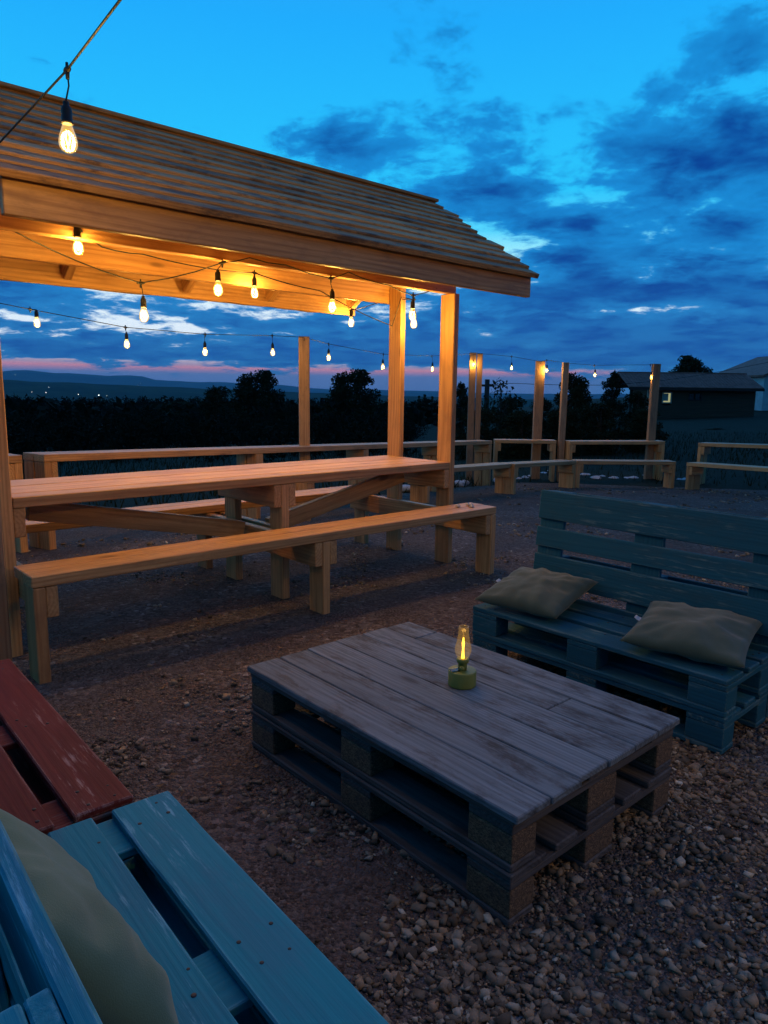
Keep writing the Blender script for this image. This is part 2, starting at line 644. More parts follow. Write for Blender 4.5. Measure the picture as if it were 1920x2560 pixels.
M_HILL = hill_mat('wooded_hill', (.03, .045, .025), (.06, .075, .035), .006)
M_MOUNT = hill_mat('far_mountain', (.05, .065, .05), (.09, .10, .07), .0015)

# ------------------------------------------------------------------ terrain (one sheet out to the horizon)
radii = [0, 2, 4, 6, 8, 10, 11.5, 13, 15, 17, 20, 24, 28, 33, 40, 48, 58, 70, 85, 105, 130, 170, 220, 290, 380, 520, 750, 1100, 1800, 3000, 6000, 12000, 26000]
NA = 180
V = [(0, 0, -.03)]
for r in radii[1:]:
    for k in range(NA):
        th = 2 * math.pi * k / NA
        x, y = r * math.sin(th), r * math.cos(th)
        z = terrain(x, y) - .03
        if r > 13:
            z += (mnoise.noise(Vector((x * .09, y * .09, 0))) * .12 + mnoise.noise(Vector((x * .02, y * .02, 3))) * min(.4, r * .004))
        V.append((x, y, z))
Fc = [(0, 1 + (k + 1) % NA, 1 + k) for k in range(NA)]
for i in range(len(radii) - 2):
    for k in range(NA):
        a, b_ = 1 + i * NA + k, 1 + i * NA + (k + 1) % NA
        Fc.append((a, b_, b_ + NA, a + NA))
o = obj('ground', mesh_of('ground', V, Fc, M_GRASS, True))
tag(o, kind='structure')
for f_ in (0,):
    bm = bmesh.new(); bm.from_mesh(o.data); bmesh.ops.recalc_face_normals(bm, faces=bm.faces); bm.to_mesh(o.data); bm.free()

# gravel yard: sheet with gentle lumps, irregular edge
EDGE = [(-9.5, 3.6), (-5.2, 6.6), (-3.0, 8.3), (-0.6, 9.9), (.8, 11.2), (2.2, 12.9), (3.3, 13.5), (4.2, 13.2), (5.0, 12.7), (6.2, 12.4), (7.2, 11.2), (9.0, 8), (9.5, 0), (8, -6), (-2, -7), (-9, -5)]


def inside(x, y, poly=EDGE):
    c = False
    j = len(poly) - 1
    for i in range(len(poly)):
        (x1, y1), (x2, y2) = poly[i], poly[j]
        if (y1 > y) != (y2 > y) and x < (x2 - x1) * (y - y1) / (y2 - y1) + x1:
            c = not c
        j = i
    return c


def lump(x, y):
    return mnoise.noise(Vector((x * 1.3, y * 1.3, 0))) * .010 + mnoise.noise(Vector((x * 5, y * 5, 7))) * .005


def yard_z(x, y):
    return terrain(x, y) + lump(x, y)


st_ = .16
xs = np.arange(-10, 10.01, st_)
ys = np.arange(-7.2, 14.2, st_)
V, idx, Fc = [], {}, []
for j, y in enumerate(ys):
    for i, x in enumerate(xs):
        jx = x + mnoise.noise(Vector((x * 3, y * 3, 1))) * .12
        jy = y + mnoise.noise(Vector((x * 3, y * 3, 9))) * .12
        idx[i, j] = len(V)
        V.append((jx, jy, yard_z(jx, jy)))
for j in range(len(ys) - 1):
    for i in range(len(xs) - 1):
        if inside(xs[i] + st_ / 2, ys[j] + st_ / 2):
            Fc.append((idx[i, j], idx[i + 1, j], idx[i + 1, j + 1], idx[i, j + 1]))
yard = obj('gravel_yard', mesh_of('gravel_yard', V, Fc, M_GRAVEL, True))
tag(yard, kind='structure')


# far ridges
def ridge(name, dist, prof, depth, mat, az0, az1, n=160, base=-112, rough=0.0, kind='structure'):
    V, Fc = [], []
    for i in range(n + 1):
        az = math.radians(az0 + (az1 - az0) * i / n)
        hz = prof(math.degrees(az)) + rough * mnoise.noise(Vector((i * .35, dist, 0))) + rough * .5 * mnoise.noise(Vector((i * 1.1, dist, 4)))
        d = Vector((math.sin(az), math.cos(az), 0))
        for k, (rr, zz) in enumerate(((dist - depth, base), (dist - depth * .45, base + (hz - base) * .55 + rough * mnoise.noise(Vector((i * .3, 8, dist)))), (dist, hz), (dist + depth, base))):
            V.append(d * rr + Vector((0, 0, zz)))
    for i in range(n):
        for k in range(3):
            a = i * 4 + k
            Fc.append((a, a + 4, a + 5, a + 1))
    return tag(obj(name, mesh_of(name, V, Fc, mat, True)), kind=kind)


def az_of(px): return math.degrees(math.atan((px - 960) / F_PX / cp))
def el_at(px, py):
    d = ray(px, py)
    return math.atan2(d.z, math.hypot(d.x, d.y))


def interp_prof(pts, dist):
    A = [math.degrees(math.atan2(ray(*p).x, ray(*p).y)) for p in pts]
    Z = [CAM_H + math.tan(el_at(*p)) * dist for p in pts]
    return lambda az: float(np.interp(az, A, Z))


RB = -112
ridge('mountains', 15000, interp_prof([(-1200, 940), (0, 926), (60, 925), (120, 933), (180, 932), (240, 938), (330, 938), (350, 940), (390, 950), (480, 955), (600, 957), (700, 962), (800, 972), (1000, 976), (1300, 984), (1900, 988), (3000, 1010)], 15000), 2600, M_MOUNT, -75, 60, rough=25)
ridge('wooded_ridge', 4200, interp_prof([(-1200, 935), (0, 949), (150, 956), (300, 962), (500, 971), (760, 981), (1000, 990), (1400, 1000), (1900, 1000), (3000, 1010)], 4200), 1300, M_HILL, -75, 60, rough=5)

# ------------------------------------------------------------------ picnic table under its own roof
PA = 0.7351
M_P = Matrix.Translation((0.4905, 5.3576, 0)) @ Matrix.Rotation(PA, 4, 'Z')
# local frame: x along the table (0 at the inner face of the far posts), y towards the valley, z up
TU, WV, V2, VB, UM, UL, ZT, ZB = .052, .139, .564, .418, -1.507, -3.075, .78, .488
YB = V2 + WV                                # back face of the back posts
per = empty('roofed_picnic_table', M_P @ Matrix.Translation(((UL + TU) / 2, YB / 2, 0)),
            'orange lumber picnic table with fixed benches under its own slatted plank roof', 'picnic table')
P_ = lambda nm, p0, p1, wd, t, side, mat=M_LUM, **k: beam(nm, p0, p1, wd, t, side, mat, per, M_P, **k)
for (u0, nm) in ((0.0, 'far'), (UL, 'near')):
    P_('post', (u0 + TU / 2, WV / 2, -.05), (u0 + TU / 2, WV / 2, 2.0), WV, TU, (0, 1, 0))
    P_('post', (u0 + TU / 2, V2 + WV / 2, -.05), (u0 + TU / 2, V2 + WV / 2, 2.14), WV, TU, (0, 1, 0))
# mid uprights
for y0 in (0, V2):
    P_('upright', (UM + TU / 2, y0 + WV / 2, -.05), (UM + TU / 2, y0 + WV / 2, ZT - .057), WV, TU, (0, 1, 0))
# bench legs
for u0 in (0.0, UM, UL):
    for y0 in (-VB, YB + VB - WV):
        P_('bench_leg', (u0 + TU / 2, y0 + WV / 2, -.05), (u0 + TU / 2, y0 + WV / 2, ZB - .055), WV, TU, (0, 1, 0))
# bearers: table level and bench level, on the inner faces (both faces at the middle)
for ux in (-TU / 2 - .001, UM - TU / 2 - .001, UM + TU * 1.5 + .001, UL + TU * 1.5 + .001):
    P_('table_bearer', (ux, .003, ZT - .055 - .071), (ux, YB - .003, ZT - .055 - .071), .14, TU, (0, 0, 1))
    P_('bench_bearer', (ux, -VB + .004, ZB - .055 - .071), (ux, YB + VB - .004, ZB - .055 - .071), .14, TU, (0, 0, 1))
# table top: five planks with open joints
nb = 5
pw = (YB - .004 * (nb - 1)) / nb
for k in range(nb):
    y = pw / 2 + k * (pw + .004)
    P_('table_plank', (UL + TU + .003, y, ZT - .0275 + (k % 2) * .0012), (-.003, y, ZT - .0275 + (k % 2) * .0012), pw, .052, (0, 1, 0), key=k)
# bench tops: two planks each
for s, y0 in ((0, -VB), (1, YB + VB - .262)):
    for k in range(2):
        y = y0 + .0645 + k * .133
        P_('bench_plank', (UL - .004, y, ZB - .026), (TU + .012 * k, y, ZB - .026), .129, .052, (0, 1, 0), key=(s, k))
# diagonal braces between the middle and the ends
for sgn, ue in ((1, -TU - .02), (-1, UL + 2 * TU + .02)):
    um = UM + TU / 2 + sgn * (TU * 1.5 + .02)
    P_('brace', (um, YB / 2, .40), (ue - sgn * .09, YB / 2, ZT - .12), .11, .05, (0, 0, 1), bev=.003)
# roof -----------------------------------------------------------------
YR, ZR, YE, ZE = .35, 2.62, -.615, 2.00       # ridge line and front eave (underside line)
UR0, UR1 = -3.22, .118
P_('front_plate', (UL - .01, TU / 2 + .04, 2.07), (TU + .004, TU / 2 + .04, 2.07), .138, .055, (0, 0, 1))
P_('back_plate', (UL - .01, YB + TU / 2 + .002, 2.065), (TU + .02, YB + TU / 2 + .002, 2.065), .165, .055, (0, 0, 1))
slope = math.atan2(ZR - ZE, YR - YE)
cs, sn = math.cos(slope), math.sin(slope)
run = math.hypot(YR - YE, ZR - ZE)
for s in (1, -1):
    ymap = (lambda y: y) if s == 1 else (lambda y: 2 * YR - y)
    # rafters
    for u in (UL - .04, UL + .78, UM + .03, -.78, .03):
        P_('rafter', (u, ymap(YE + .07), ZE + .012), (u, ymap(YR - .01), ZR - .040), .11, .05, (1, 0, 0) if False else (0, -sn * s, cs), bev=.003)
    # eave board
    P_('eave_board', (-3.13, ymap(YE + .045), ZE + .008), (UR1 - .012, ymap(YE + .045), ZE + .008), .152, .04, (0, 0, 1), key='eave%d' % s, wob=0.0 if s == 1 else .012)
    # overlapping roof planks
    npl = 11
    ex = run / npl
    for k in range(npl):
        d0 = k * ex - .025
        d1 = d0 + ex + .045
        lift = .034
        jit = random.uniform(-.075, .035)
        j0 = random.uniform(-.05, .03)
        yc = YE + (d0 + d1) / 2 * cs
        zc_ = ZE + (d0 + d1) / 2 * sn + .070
        tilt = slope - .135                      # each plank lies on the one below
        wob = random.uniform(-.004, .004)
        P_('roof_plank', (UR0 + j0, ymap(yc), zc_ + wob), (UR1 + .03 + jit, ymap(yc), zc_ - wob), d1 - d0, .032,
           (0, -math.cos(tilt) * s, -math.sin(tilt)), M_ROOF, key=('r', s, k), wob=.0035)
P_('ridge_cap', (UR0, YR, ZR + .088), (UR1 + .01, YR, ZR + .088), .09, .02, (0, 1, 0), M_ROOF)

# ------------------------------------------------------------------ benches and counters round the edge of the yard
BENCH_GROUP = 'two tier benches round the edge of the gravel yard'


def ring_bench(name, pL, pR, h, depth, label, cat, frames=(0, 1), mat=M_LUM, leg_to=0.0):
    pL, pR = Vector(pL), Vector(pR)
    zL, zR = terrain(pL.x, pL.y), terrain(pR.x, pR.y)
    zg = (zL + zR) / 2
    zo = lambda f: zL + (zR - zL) * f - zg
    X = Vector((pR.x - pL.x, pR.y - pL.y, 0))
    L = X.length
    X.normalize()
    Y = Vector((-X.y, X.x, 0))
    B = Matrix(((X.x, Y.x, 0, pL.x), (X.y, Y.y, 0, pL.y), (0, 0, 1, zg), (0, 0, 0, 1)))
    root = empty(name, B @ Matrix.Translation((L / 2, depth / 2, 0)), label, cat, BENCH_GROUP)
    pw = (depth - .005) / 2
    for k in range(2):
        y = pw / 2 + k * (pw + .005)
        beam('plank', (0, y, h - .03 + zo(0)), (L, y, h - .03 + .001 * k + zo(1)), pw, .06, (0, 1, 0), mat, root, B, key=(name, k))
    for f in frames:
        u = .031 + f * (L - .062)
        inner = 1 if f < .5 else -1
        for y0 in (.004, depth - .144):
            beam('leg', (u, y0 + .07, -.16 + zo(f)), (u, y0 + .07, h - .062 + zo(f)), .138, .06, (0, 1, 0), mat, root, B)
        beam('bearer', (u + inner * .058, .006, h - .064 - .07 + zo(f)), (u + inner * .058, depth - .006, h - .064 - .07 + zo(f)), .14, .054, (0, 0, 1), mat, root, B)
    return root


HL, HH = .46, .77
g = lambda q, h: on_ground(q[0], q[1], h)
l3a, l3b = g(z5(462, 885), HL), g(z5(1083, 890), HL)
l2a, l2b = g(z5(68, 905), HL), g(z5(456, 885), HL)
l1b = g(z4(1618, 1282), HL)
l4a, l4b = g(z5(1148, 895), HL), g(z5(1659, 930), HL)
h3a, h3b = g(z5(415, 762), HH), g(z5(1015, 762), HH)
h2a, h2b = g(z4(1492, 1122), HH), g(z5(330, 758), HH)
h1a, h1b = g(z3(260, 1082), HH), g(z4(1474, 1128), HH)
h4a, h4b = g(z5(1220, 772), HH), g(z5(1659, 785), HH)
hd = (h1b - h1a).normalized()
hn = Vector((-hd.y, hd.x, 0))
l1a = h1a + hd * 2.6 - hn * .52
ring_bench('low_bench', l1a, l1b, HL, .29, 'long low lumber bench behind the roofed picnic table, running towards the double post', 'bench', (0, .5, 1))
ring_bench('low_bench', l2a, l2b, HL, .29, 'short low lumber bench set at an angle beside the straight one', 'bench')
ring_bench('low_bench', l3a, l3b, HL, .29, 'low lumber bench facing straight on, pale rocks showing behind its legs', 'bench')
ring_bench('low_bench', l4a, l4a + (l4b - l4a).normalized() * 2.1, HL, .29, 'low lumber bench past the gap, in front of the counter below the dark cabin', 'bench')
ring_bench('counter_bench', h1a, h1b, HH, .30, 'very long high lumber counter behind the roofed picnic table, dark wood beyond it', 'counter', (0, .29, .54, .78, 1))
ring_bench('counter_bench', h2a, h2b, HH, .30, 'short high lumber counter just right of the double post', 'counter')
ring_bench('counter_bench', h3a, h3b, HH, .30, 'high lumber counter with the last bulb post standing at its end', 'counter')
ring_bench('counter_bench', h4a, h4a + (h4b - h4a).normalized() * 2.1, HH, .30, 'high lumber counter past the gap, standing alone below the dark cabin', 'counter')
h0b = g(z3(132, 1085), HH)
ring_bench('counter_bench', h0b - hd * 1.9 + hn * .15, h0b, HH, .30, 'high lumber counter end peeking out behind the near roof post', 'counter')

# posts that carry the light string
POST_GROUP = 'timber posts carrying the light string'


def string_post(top, base_xy, wd, t, ang, label, n=1):
    zb = terrain(*base_xy)
    B = Matrix.Translation((base_xy[0], base_xy[1], zb)) @ Matrix.Rotation(ang, 4, 'Z')
    root = empty('light_post', B, label, 'post', POST_GROUP)
    for k in range(n):
        x = (k - (n - 1) / 2) * (wd + .012)
        beam('timber', (x, .012 * k, -.3), (x, .012 * k, top - zb - .01 * k), wd * (1 if k == 0 else .8), t, (1, 0, 0), M_POST, root, B)
    hook = mesh_of('hook', *tube_geo([(0, 0, 0), (0, -.02, .012), (0, -.035, .03), (0, -.028, .042)], .003, 5), M_NAIL)
    obj('hook', hook, B @ Matrix.Translation((0, -t / 2, top - zb - .05)), root)
    return Vector((base_xy[0], base_xy[1], top))


def post_at(x0, x1, ytop, Y, dpt, ang, label, n=1):
    a, b_ = at_y(*dpx(x0, ytop), Y), at_y(*dpx(x1, ytop), Y)
    c = (a + b_) / 2
    return string_post(c.z, (c.x, c.y), (b_ - a).length / n - (.012 if n > 1 else 0), dpt, ang, label, n)


hm = h1a + hd * 3.22 + hn * .42
pp1 = post_at(645, 668, 727, hm.y, .075, .2, 'single timber post behind the long counter, glimpsed left of the roof posts')
pp2 = post_at(1014, 1045, 762, h2a.y + .28, .07, .0, 'double timber post of two planks with a bulb glowing on its face', 2)
pp3 = post_at(1158, 1177, 780, h2b.y + .42, .09, .05, 'timber post rising behind the short high counter')
pp4 = post_at(1216, 1228, 783, h3a.y + .25, .13, .0, 'thin timber post standing in the gap between two counters')
pp5 = post_at(1409, 1427, 786, h3b.y + .20, .07, .25, 'last timber post, its top lit yellow by the bulb beside it')


# ------------------------------------------------------------------ light strings
def lathe_smooth(prof, n=3):
    return prof


GLASS_PROF = [(.0130, .0), (.0135, -.008), (.0175, -.020), (.0228, -.035), (.0262, -.050), (.0268, -.060), (.0250, -.070), (.0195, -.079), (.011, -.0845), (.003, -.0860)]
ME_GLASS = lathe_mesh('bulb_glass', GLASS_PROF, M_BULB, 18, caps=False)
ME_SOCK = lathe_mesh('socket', [(.004, .058), (.0080, .057), (.0090, .052), (.0090, .046), (.0140, .041), (.0158, .032), (.0158, .003), (.0172, .002), (.0172, -.005), (.012, -.006)], M_RUBBER, 16)
fv, ff = [], []
for k in range(4):
    th = k * math.pi / 2 + .4
    a, b_ = .0035, .0085
    tv, tf = tube_geo([(a * math.cos(th), a * math.sin(th), -.024), (b_ * math.cos(th), b_ * math.sin(th), -.042), (a * math.cos(th), a * math.sin(th), -.064)], .0019, 5)
    o0 = len(fv)
    fv += tv
    ff += [tuple(i + o0 for i in f_) for f_ in tf]
ME_FIL = mesh_of('filament', fv, ff, M_FIL, True)
ME_STEM = lathe_mesh('stem', [(.004, -.004), (.004, -.018), (.002, -.028), (.0012, -.078)], M_CHIM, 8)
BULB_W = 9.0


def hanging_bulb(bulb_c, conn, label, group, watts=BULB_W, tilt=0.0):
    """bulb_c = middle of the glass; conn = the point of the cable it hangs from"""
    bulb_c, conn = Vector(bulb_c), Vector(conn)
    s = 1.0
    top = bulb_c + Vector((0, 0, .046))          # glass collar
    R = Matrix.Rotation(tilt, 4, 'Y') @ Matrix.Rotation(random.uniform(0, 6), 4, 'Z')
    B = Matrix.Translation(top) @ R
    root = empty('hanging_bulb', B, label, 'light bulb', group)
    obj('glass', ME_GLASS, B, root)
    obj('socket', ME_SOCK, B, root)
    obj('filament', ME_FIL, B, root)
    st = B @ Vector((0, 0, .058))
    if (conn - st).length > .02:
        mid = (conn + st) / 2 + Vector((random.uniform(-.006, .006), random.uniform(-.006, .006), 0))
        tube('drop_cord', [st, mid, conn], .0026, M_RUBBER, root, 5)
    ld = bpy.data.lights.new('bulb_light', 'POINT')
    ld.energy = watts
    ld.color = WARM
    ld.shadow_soft_size = .03
    lo = bpy.data.objects.new('bulb_light', ld)
    put(lo, B @ Matrix.Translation((0, 0, -.045)), root)
    return conn


def connector(conn, d, root):
    V_, F_ = tube_geo([conn - d * .022, conn - d * .014, conn, conn + d * .014, conn + d * .022], [.004, .0075, .0095, .0075, .004], 8)
    tv, tf = tube_geo([conn + Vector((0, 0, .004)), conn - Vector((0, 0, .026))], [.0075, .005], 8)
    o0 = len(V_)
    V_ += tv
    F_ += [tuple(i + o0 for i in f_) for f_ in tf]
    tv, tf = tube_geo([conn + Vector((0, 0, .004)), conn + Vector((0, 0, .02))], [.005, .004], 6)
    o0 = len(V_)
    V_ += tv
    F_ += [tuple(i + o0 for i in f_) for f_ in tf]
    obj('connector', mesh_of('connector', V_, F_, M_RUBBER, True), None, root)


def cable(name, pts, label, cat, conns, rad=.0035, sag=.0, group=None):
    """cable through pts with a light sag between them; connectors are its parts"""
    P = []
    pts = [Vector(p) for p in pts]
    for a, b_ in zip(pts[:-1], pts[1:]):
        n = max(2, int((b_ - a).length / .12))
        for k in range(n):
            t_ = k / n
            P.append(a.lerp(b_, t_) - Vector((0, 0, sag * 4 * t_ * (1 - t_) * (b_ - a).length)))
    P.append(pts[-1])
    V_, F_ = tube_geo(P, rad, 6)
    root = obj(name, mesh_of(name, V_, F_, M_RUBBER, True))
    tag(root, label, cat, group)
    for c in conns:
        i = min(range(len(P)), key=lambda q: (P[q] - c).length)
        d = (P[min(i + 1, len(P) - 1)] - P[max(i - 1, 0)]).normalized()
        connector(Vector(c), d, root)
    return root


LP = lambda u, v, z: M_P @ Vector((u, v, z))
# (a) string along the posts at the edge of the yard
LINE_A = h1a + hd * -.35 + hn * .42


def on_line(px, py, p, d):
    n = Vector((-d.y, d.x, 0))
    r = ray(px, py)
    return CAM + r * ((p - CAM).dot(n) / r.dot(n))


gA = 'bulbs on the string along the far posts'
left_d = Vector((pp1.x - LINE_A.x, pp1.y - LINE_A.y, 0)).normalized()
SA = [on_line(*dpx(0, 655), LINE_A, left_d) - left_d * .9 + Vector((0, 0, .12)), on_line(*dpx(0, 655), LINE_A, left_d)]
conA = []
for (c, bq), nth in zip((((65, 668), (80, 697)), ((271, 707), (274, 743)), ((443, 722), (443, 760)), ((588, 725), (589, 761))), ('fourth', 'third', 'second', 'first')):
    cc = on_line(*dpx(*c), LINE_A, left_d)
    bb = on_line(*dpx(*bq), LINE_A, left_d)
    conA.append(cc)
    SA.append(cc)
    hanging_bulb(bb, cc, nth + ' lit bulb left of the single far post, on the string seen beneath the roof', 'bulbs left of the first far post')
SA.append(pp1 + Vector((0, -.04, -.01)))


def span(pa, pb, items, labs):
    d = Vector((pb.x - pa.x, pb.y - pa.y, 0)).normalized()
    for (c, bq), far_lbl in zip(items, labs):
        cc = on_line(*dpx(*c), pa, d)
        bb = on_line(*dpx(*bq), pa, d)
        conA.append(cc)
        SA.append(cc)
        hanging_bulb(bb, cc, far_lbl, gA)
    SA.append(pb + Vector((0, -.05, -.012)))


span(pp1, pp2, (((710, 743), (710, 772)), ((828, 765), (827, 792)), ((933, 769), (934, 797))), ('lit bulb just right of the single far timber post', 'lit far bulb almost touching the back roof post', 'lit far bulb hanging over the horizon between the two far roof posts'))
c2 = pp2 + Vector((-.055, -.075, -.02))
hanging_bulb(at_y(*dpx(1023, 787), pp2.y - .075), c2, 'lit bulb hanging against the face of the double timber post', 'bulb on the double post')
span(pp2, pp3, (((1105, 770), (1105, 795)),), ('lit bulb between the double post and the next timber post',))
span(pp3, pp4, (((1181, 778), (1181, 800)),), ('lit bulb just before the thin post, by the post of the short counter',))
span(pp4, pp5, (((1284, 789), (1285, 810)), ((1405, 788), (1407, 815))), ('lit bulb between the thin post and the last timber post', 'lit bulb close beside the last post, lighting its top yellow'))
cable('string_light_cable', SA, 'black light cable sagging from post to post along the yard edge', 'cable', conA)

# (b) string under the roof
UB = [('b2', (-2.642, .03, 1.964), (-2.634, .03, 2.045)), ('b3', (-2.185, .35, 1.702), (-2.196, .35, 1.874)), ('b4', (-1.894, .03, 1.843), (-1.864, .03, 1.985)),
      ('b5', (-1.291, .62, 1.936), (-1.29, .62, 2.06)), ('b6', (-1.096, .03, 1.819), (-1.106, .03, 1.985)), ('b7', (-.022, 1.15, 1.864), (-.022, 1.15, 1.96)),
      ('b8', (-.325, .1, 1.832), (-.322, .1, 1.964)), ('b9', (.0, .42, 1.815), (-.002, .42, 1.99))]
ulab = {'b2': 'lit bulb tight under the front roof beam, nearest the near post', 'b3': 'lit bulb hanging lowest on the slack cable under the roof',
        'b4': 'lit bulb on a short cord below the middle of the front roof beam', 'b5': 'lit bulb tucked up against the back roof beam',
        'b6': 'lit bulb under the front roof beam, left of the far roof posts', 'b7': 'lit bulb below the back eave corner of the roof',
        'b8': 'upper of two lit bulbs hanging close together between the far roof posts', 'b9': 'lower of two lit bulbs hanging close together between the far roof posts'}
UC = {}
for k, bq, cq in UB:
    UC[k] = LP(*cq)
    hanging_bulb(LP(*bq), UC[k], ulab[k], 'bulbs under the picnic table roof', watts=13.5)
cable('roof_light_cable', [LP(-3.05, .1, 2.05), LP(-2.95, .12, 2.03), UC['b3'], UC['b4'], LP(-1.70, .012, 2.03), LP(-1.45, .012, 2.02), UC['b6'], LP(-.98, .012, 2.035), LP(-.6, .05, 2.00), UC['b8'], LP(-.15, .04, 2.02), LP(-.02, .07, 2.04)],
      'black cable looping under the front roof beam with bulbs hanging from it', 'cable', [UC['b3'], UC['b4'], UC['b6'], UC['b8']], sag=.03)
cable('roof_light_cable', [LP(-2.634, .03, 2.045), LP(-2.5, .10, 1.99), LP(-2.2, .3, 2.02), LP(-1.29, .62, 2.06), LP(-.75, .62, 2.0), LP(-.06, .60, 1.80), LP(-.012, .55, 2.02), UC['b9'], LP(.02, .7, 2.03), UC['b7']],
      'black cable running along the back roof beam to the eave corner', 'cable', [UC['b2'], UC['b5'], UC['b9'], UC['b7']], sag=.02)

# (c) string over the seats: from the roof's near end up and over to a post beside the sofa
c0 = Vector((-.953, 2.3, 2.221))
p_left = at_y(0, 355, 2.75)
p_up = at_y(300, 0, 1.92)
dirc = Vector((.62, -.78, 0)).normalized()
over_end = Vector((2.15, -.75, 2.6))
OC = [p_left + (p_left - c0) * .8, p_left, c0, p_up]
overs = []
for k in range(1, 6):
    q = p_up.lerp(over_end, (k + .1) / 5.3)
    q.z = p_up.z + (over_end.z - p_up.z) * ((k + .1) / 5.3)
    overs.append(q)
OC += overs + [over_end]
hanging_bulb((-.962, 2.3, 2.031), c0, 'large clear bulb on a long drop cord, glowing against the plank roof', 'bulbs on the string over the seats', watts=11)
for q in overs:
    hanging_bulb(q - Vector((0, 0, .19)), q, 'lit bulb on the string passing over the pallet sofas', 'bulbs on the string over the seats', watts=1.6)
cable('string_light_cable', OC, 'black light cable rising from the roof over the pallet sofas', 'cable', [c0] + overs, sag=.0)
string_post(2.66, (2.15, -.75), .14, .07, .6, 'timber post beside the sofas holding the overhead light string')
p_right = Vector((3.4, 1.75, 2.45))
rs = [over_end.lerp(p_right, f) - Vector((0, 0, .25 * math.sin(f * math.pi))) for f in (.2, .4, .6, .8)]
for q in rs:
    hanging_bulb(q - Vector((0, 0, .19)), q, 'lit bulb on the string beside the teal sofa', 'bulbs on the string beside the teal sofa', watts=22.0)
cable('string_light_cable', [over_end] + rs + [p_right], 'black light cable between the posts beside the teal sofa', 'cable', rs)
string_post(2.5, (3.4, 1.75), .14, .07, .3, 'timber post behind the teal sofa end holding the side light string')
string_post(2.42, (OC[0].x, OC[0].y), .10, .06, .6, 'timber post by the near roof end holding the overhead light string')


# ------------------------------------------------------------------ pallets
def pallet(root, B, mats, half=False, tag_=0, nails=None):
    """EUR pallet in the frame B: x along 1.2 m, y away from the front, z up; half = sawn to 0.42 m depth"""
    deck_m, cross_m, block_m, bot_m = mats
    D = .42 if half else .80
    ys = [(0, .145), (.19, .10), (.325, .095)] if half else [(0, .145), (.187, .10), (.3275, .145), (.513, .10), (.655, .145)]
    R = lambda: random.uniform(-.003, .003)
    for i, (y0, wd) in enumerate(ys):
        beam('deck_board', (R(), y0 + wd / 2, .133), (1.2 + R(), y0 + wd / 2, .133 + R() * .3), wd, .021, (0, 1, 0), deck_m, root, B, bev=.0035, key=(tag_, i, 'd'), wob=.0022)
    for i, x in enumerate((.0725, .6, 1.1275)):
        beam('cross_board', (x, .002, .111), (x, D - .002, .111), .143, .021, (1, 0, 0), cross_m, root, B, bev=.0025, key=(tag_, half, 'c'), wob=.001)
        for y0, wd in (((.0, .10), (D - .10, .10)) if half else ((.0, .10), (.3275, .145), (D - .10, .10))):
            beam('block', (x - .0715, y0 + wd / 2 + .001, .061), (x + .0715, y0 + wd / 2 + .001, .061), wd - .003, .077, (0, 1, 0), block_m, root, B, bev=.006, key=(tag_, wd, 'b'))
    for y0, wd in (((.0, .10), (D - .10, .10)) if half else ((.0, .10), (.3275, .145), (D - .10, .10))):
        beam('runner_board', (0, y0 + wd / 2, .0115), (1.2, y0 + wd / 2, .0115), wd - .001, .021, (0, 1, 0), bot_m, root, B, bev=.0035, key=(tag_, wd, 'r'), wob=.0015)


ME_NAIL = lathe_mesh('nail', [(.0042, 0), (.0042, .0012), (.002, .0016)], M_NAIL, 8)


def nails_on(root, B, ys, z, skip=()):
    for y0, wd in ys:
        for x in (.035, .105, .565, .635, 1.095, 1.165):
            for fy_ in (.28, .74):
                if random.random() < .8:
                    obj('nail', ME_NAIL, B @ Matrix.Translation((x + random.uniform(-.012, .012), y0 + wd * fy_ + random.uniform(-.01, .01), z)) @ Matrix.Scale(random.uniform(.8, 1.25), 4), root)


def sofa(name, origin, ang, mat, label, flip=False, back=True, boards=None, recline=.10, nail=True, end_mat=None):
    """two sawn pallets as the seat and one standing on edge as the back"""
    B = Matrix.Translation((origin[0], origin[1], 0)) @ Matrix.Rotation(ang, 4, 'Z')
    if flip:
        B = B @ Matrix.Translation((1.2, 0, 0)) @ Matrix.Rotation(math.pi, 4, 'Z')
    root = empty(name, B @ Matrix.Translation((.6, .28, 0)), label, 'pallet sofa', 'sofas built from painted pallets')
    for k in range(2):
        pallet(root, B @ Matrix.Translation((random.uniform(-.006, .006), random.uniform(-.004, .004), .1445 * k)), (mat, mat, mat, mat), True, (name, mat.name, k))
    if nail:
        nails_on(root, B @ Matrix.Translation((0, 0, .144)), [(0, .145), (.19, .10), (.325, .095)], .1435)
    if back:
        # standing pallet: its deck faces the seat
        S_ = B @ Matrix.Translation((0, .435, .0)) @ Matrix.Rotation(-recline, 4, 'X') @ Matrix(((1, 0, 0, 0), (0, 0, -1, .144), (0, 1, 0, .01), (0, 0, 0, 1)))
        pallet(root, S_, (mat, mat, mat, mat), False, (name, mat.name, 'back'))
    return root, B


sofa_r, B_SR = sofa('pallet_sofa', (.430, 3.320), -.8276, M_TEAL, 'dark teal pallet sofa with two khaki cushions, facing the grey pallet table')
SB_ANG = math.radians(-50.2)
fbo = Vector((-.54, 1.684, 0))
fdx = Vector((math.cos(SB_ANG), math.sin(SB_ANG), 0))
sofa_b, B_SB = sofa('pallet_sofa', fbo, SB_ANG, M_BLUE, 'bright blue pallet sofa with one sage cushion, butted against the red one', flip=True)
SR_ANG = math.radians(-49.2)
sofa_red, B_SRED = sofa('pallet_sofa', (-1.386 - .012, 2.547 + .012), SR_ANG, M_RED, 'brick red painted pallet sofa standing end to end with the blue one', flip=True)

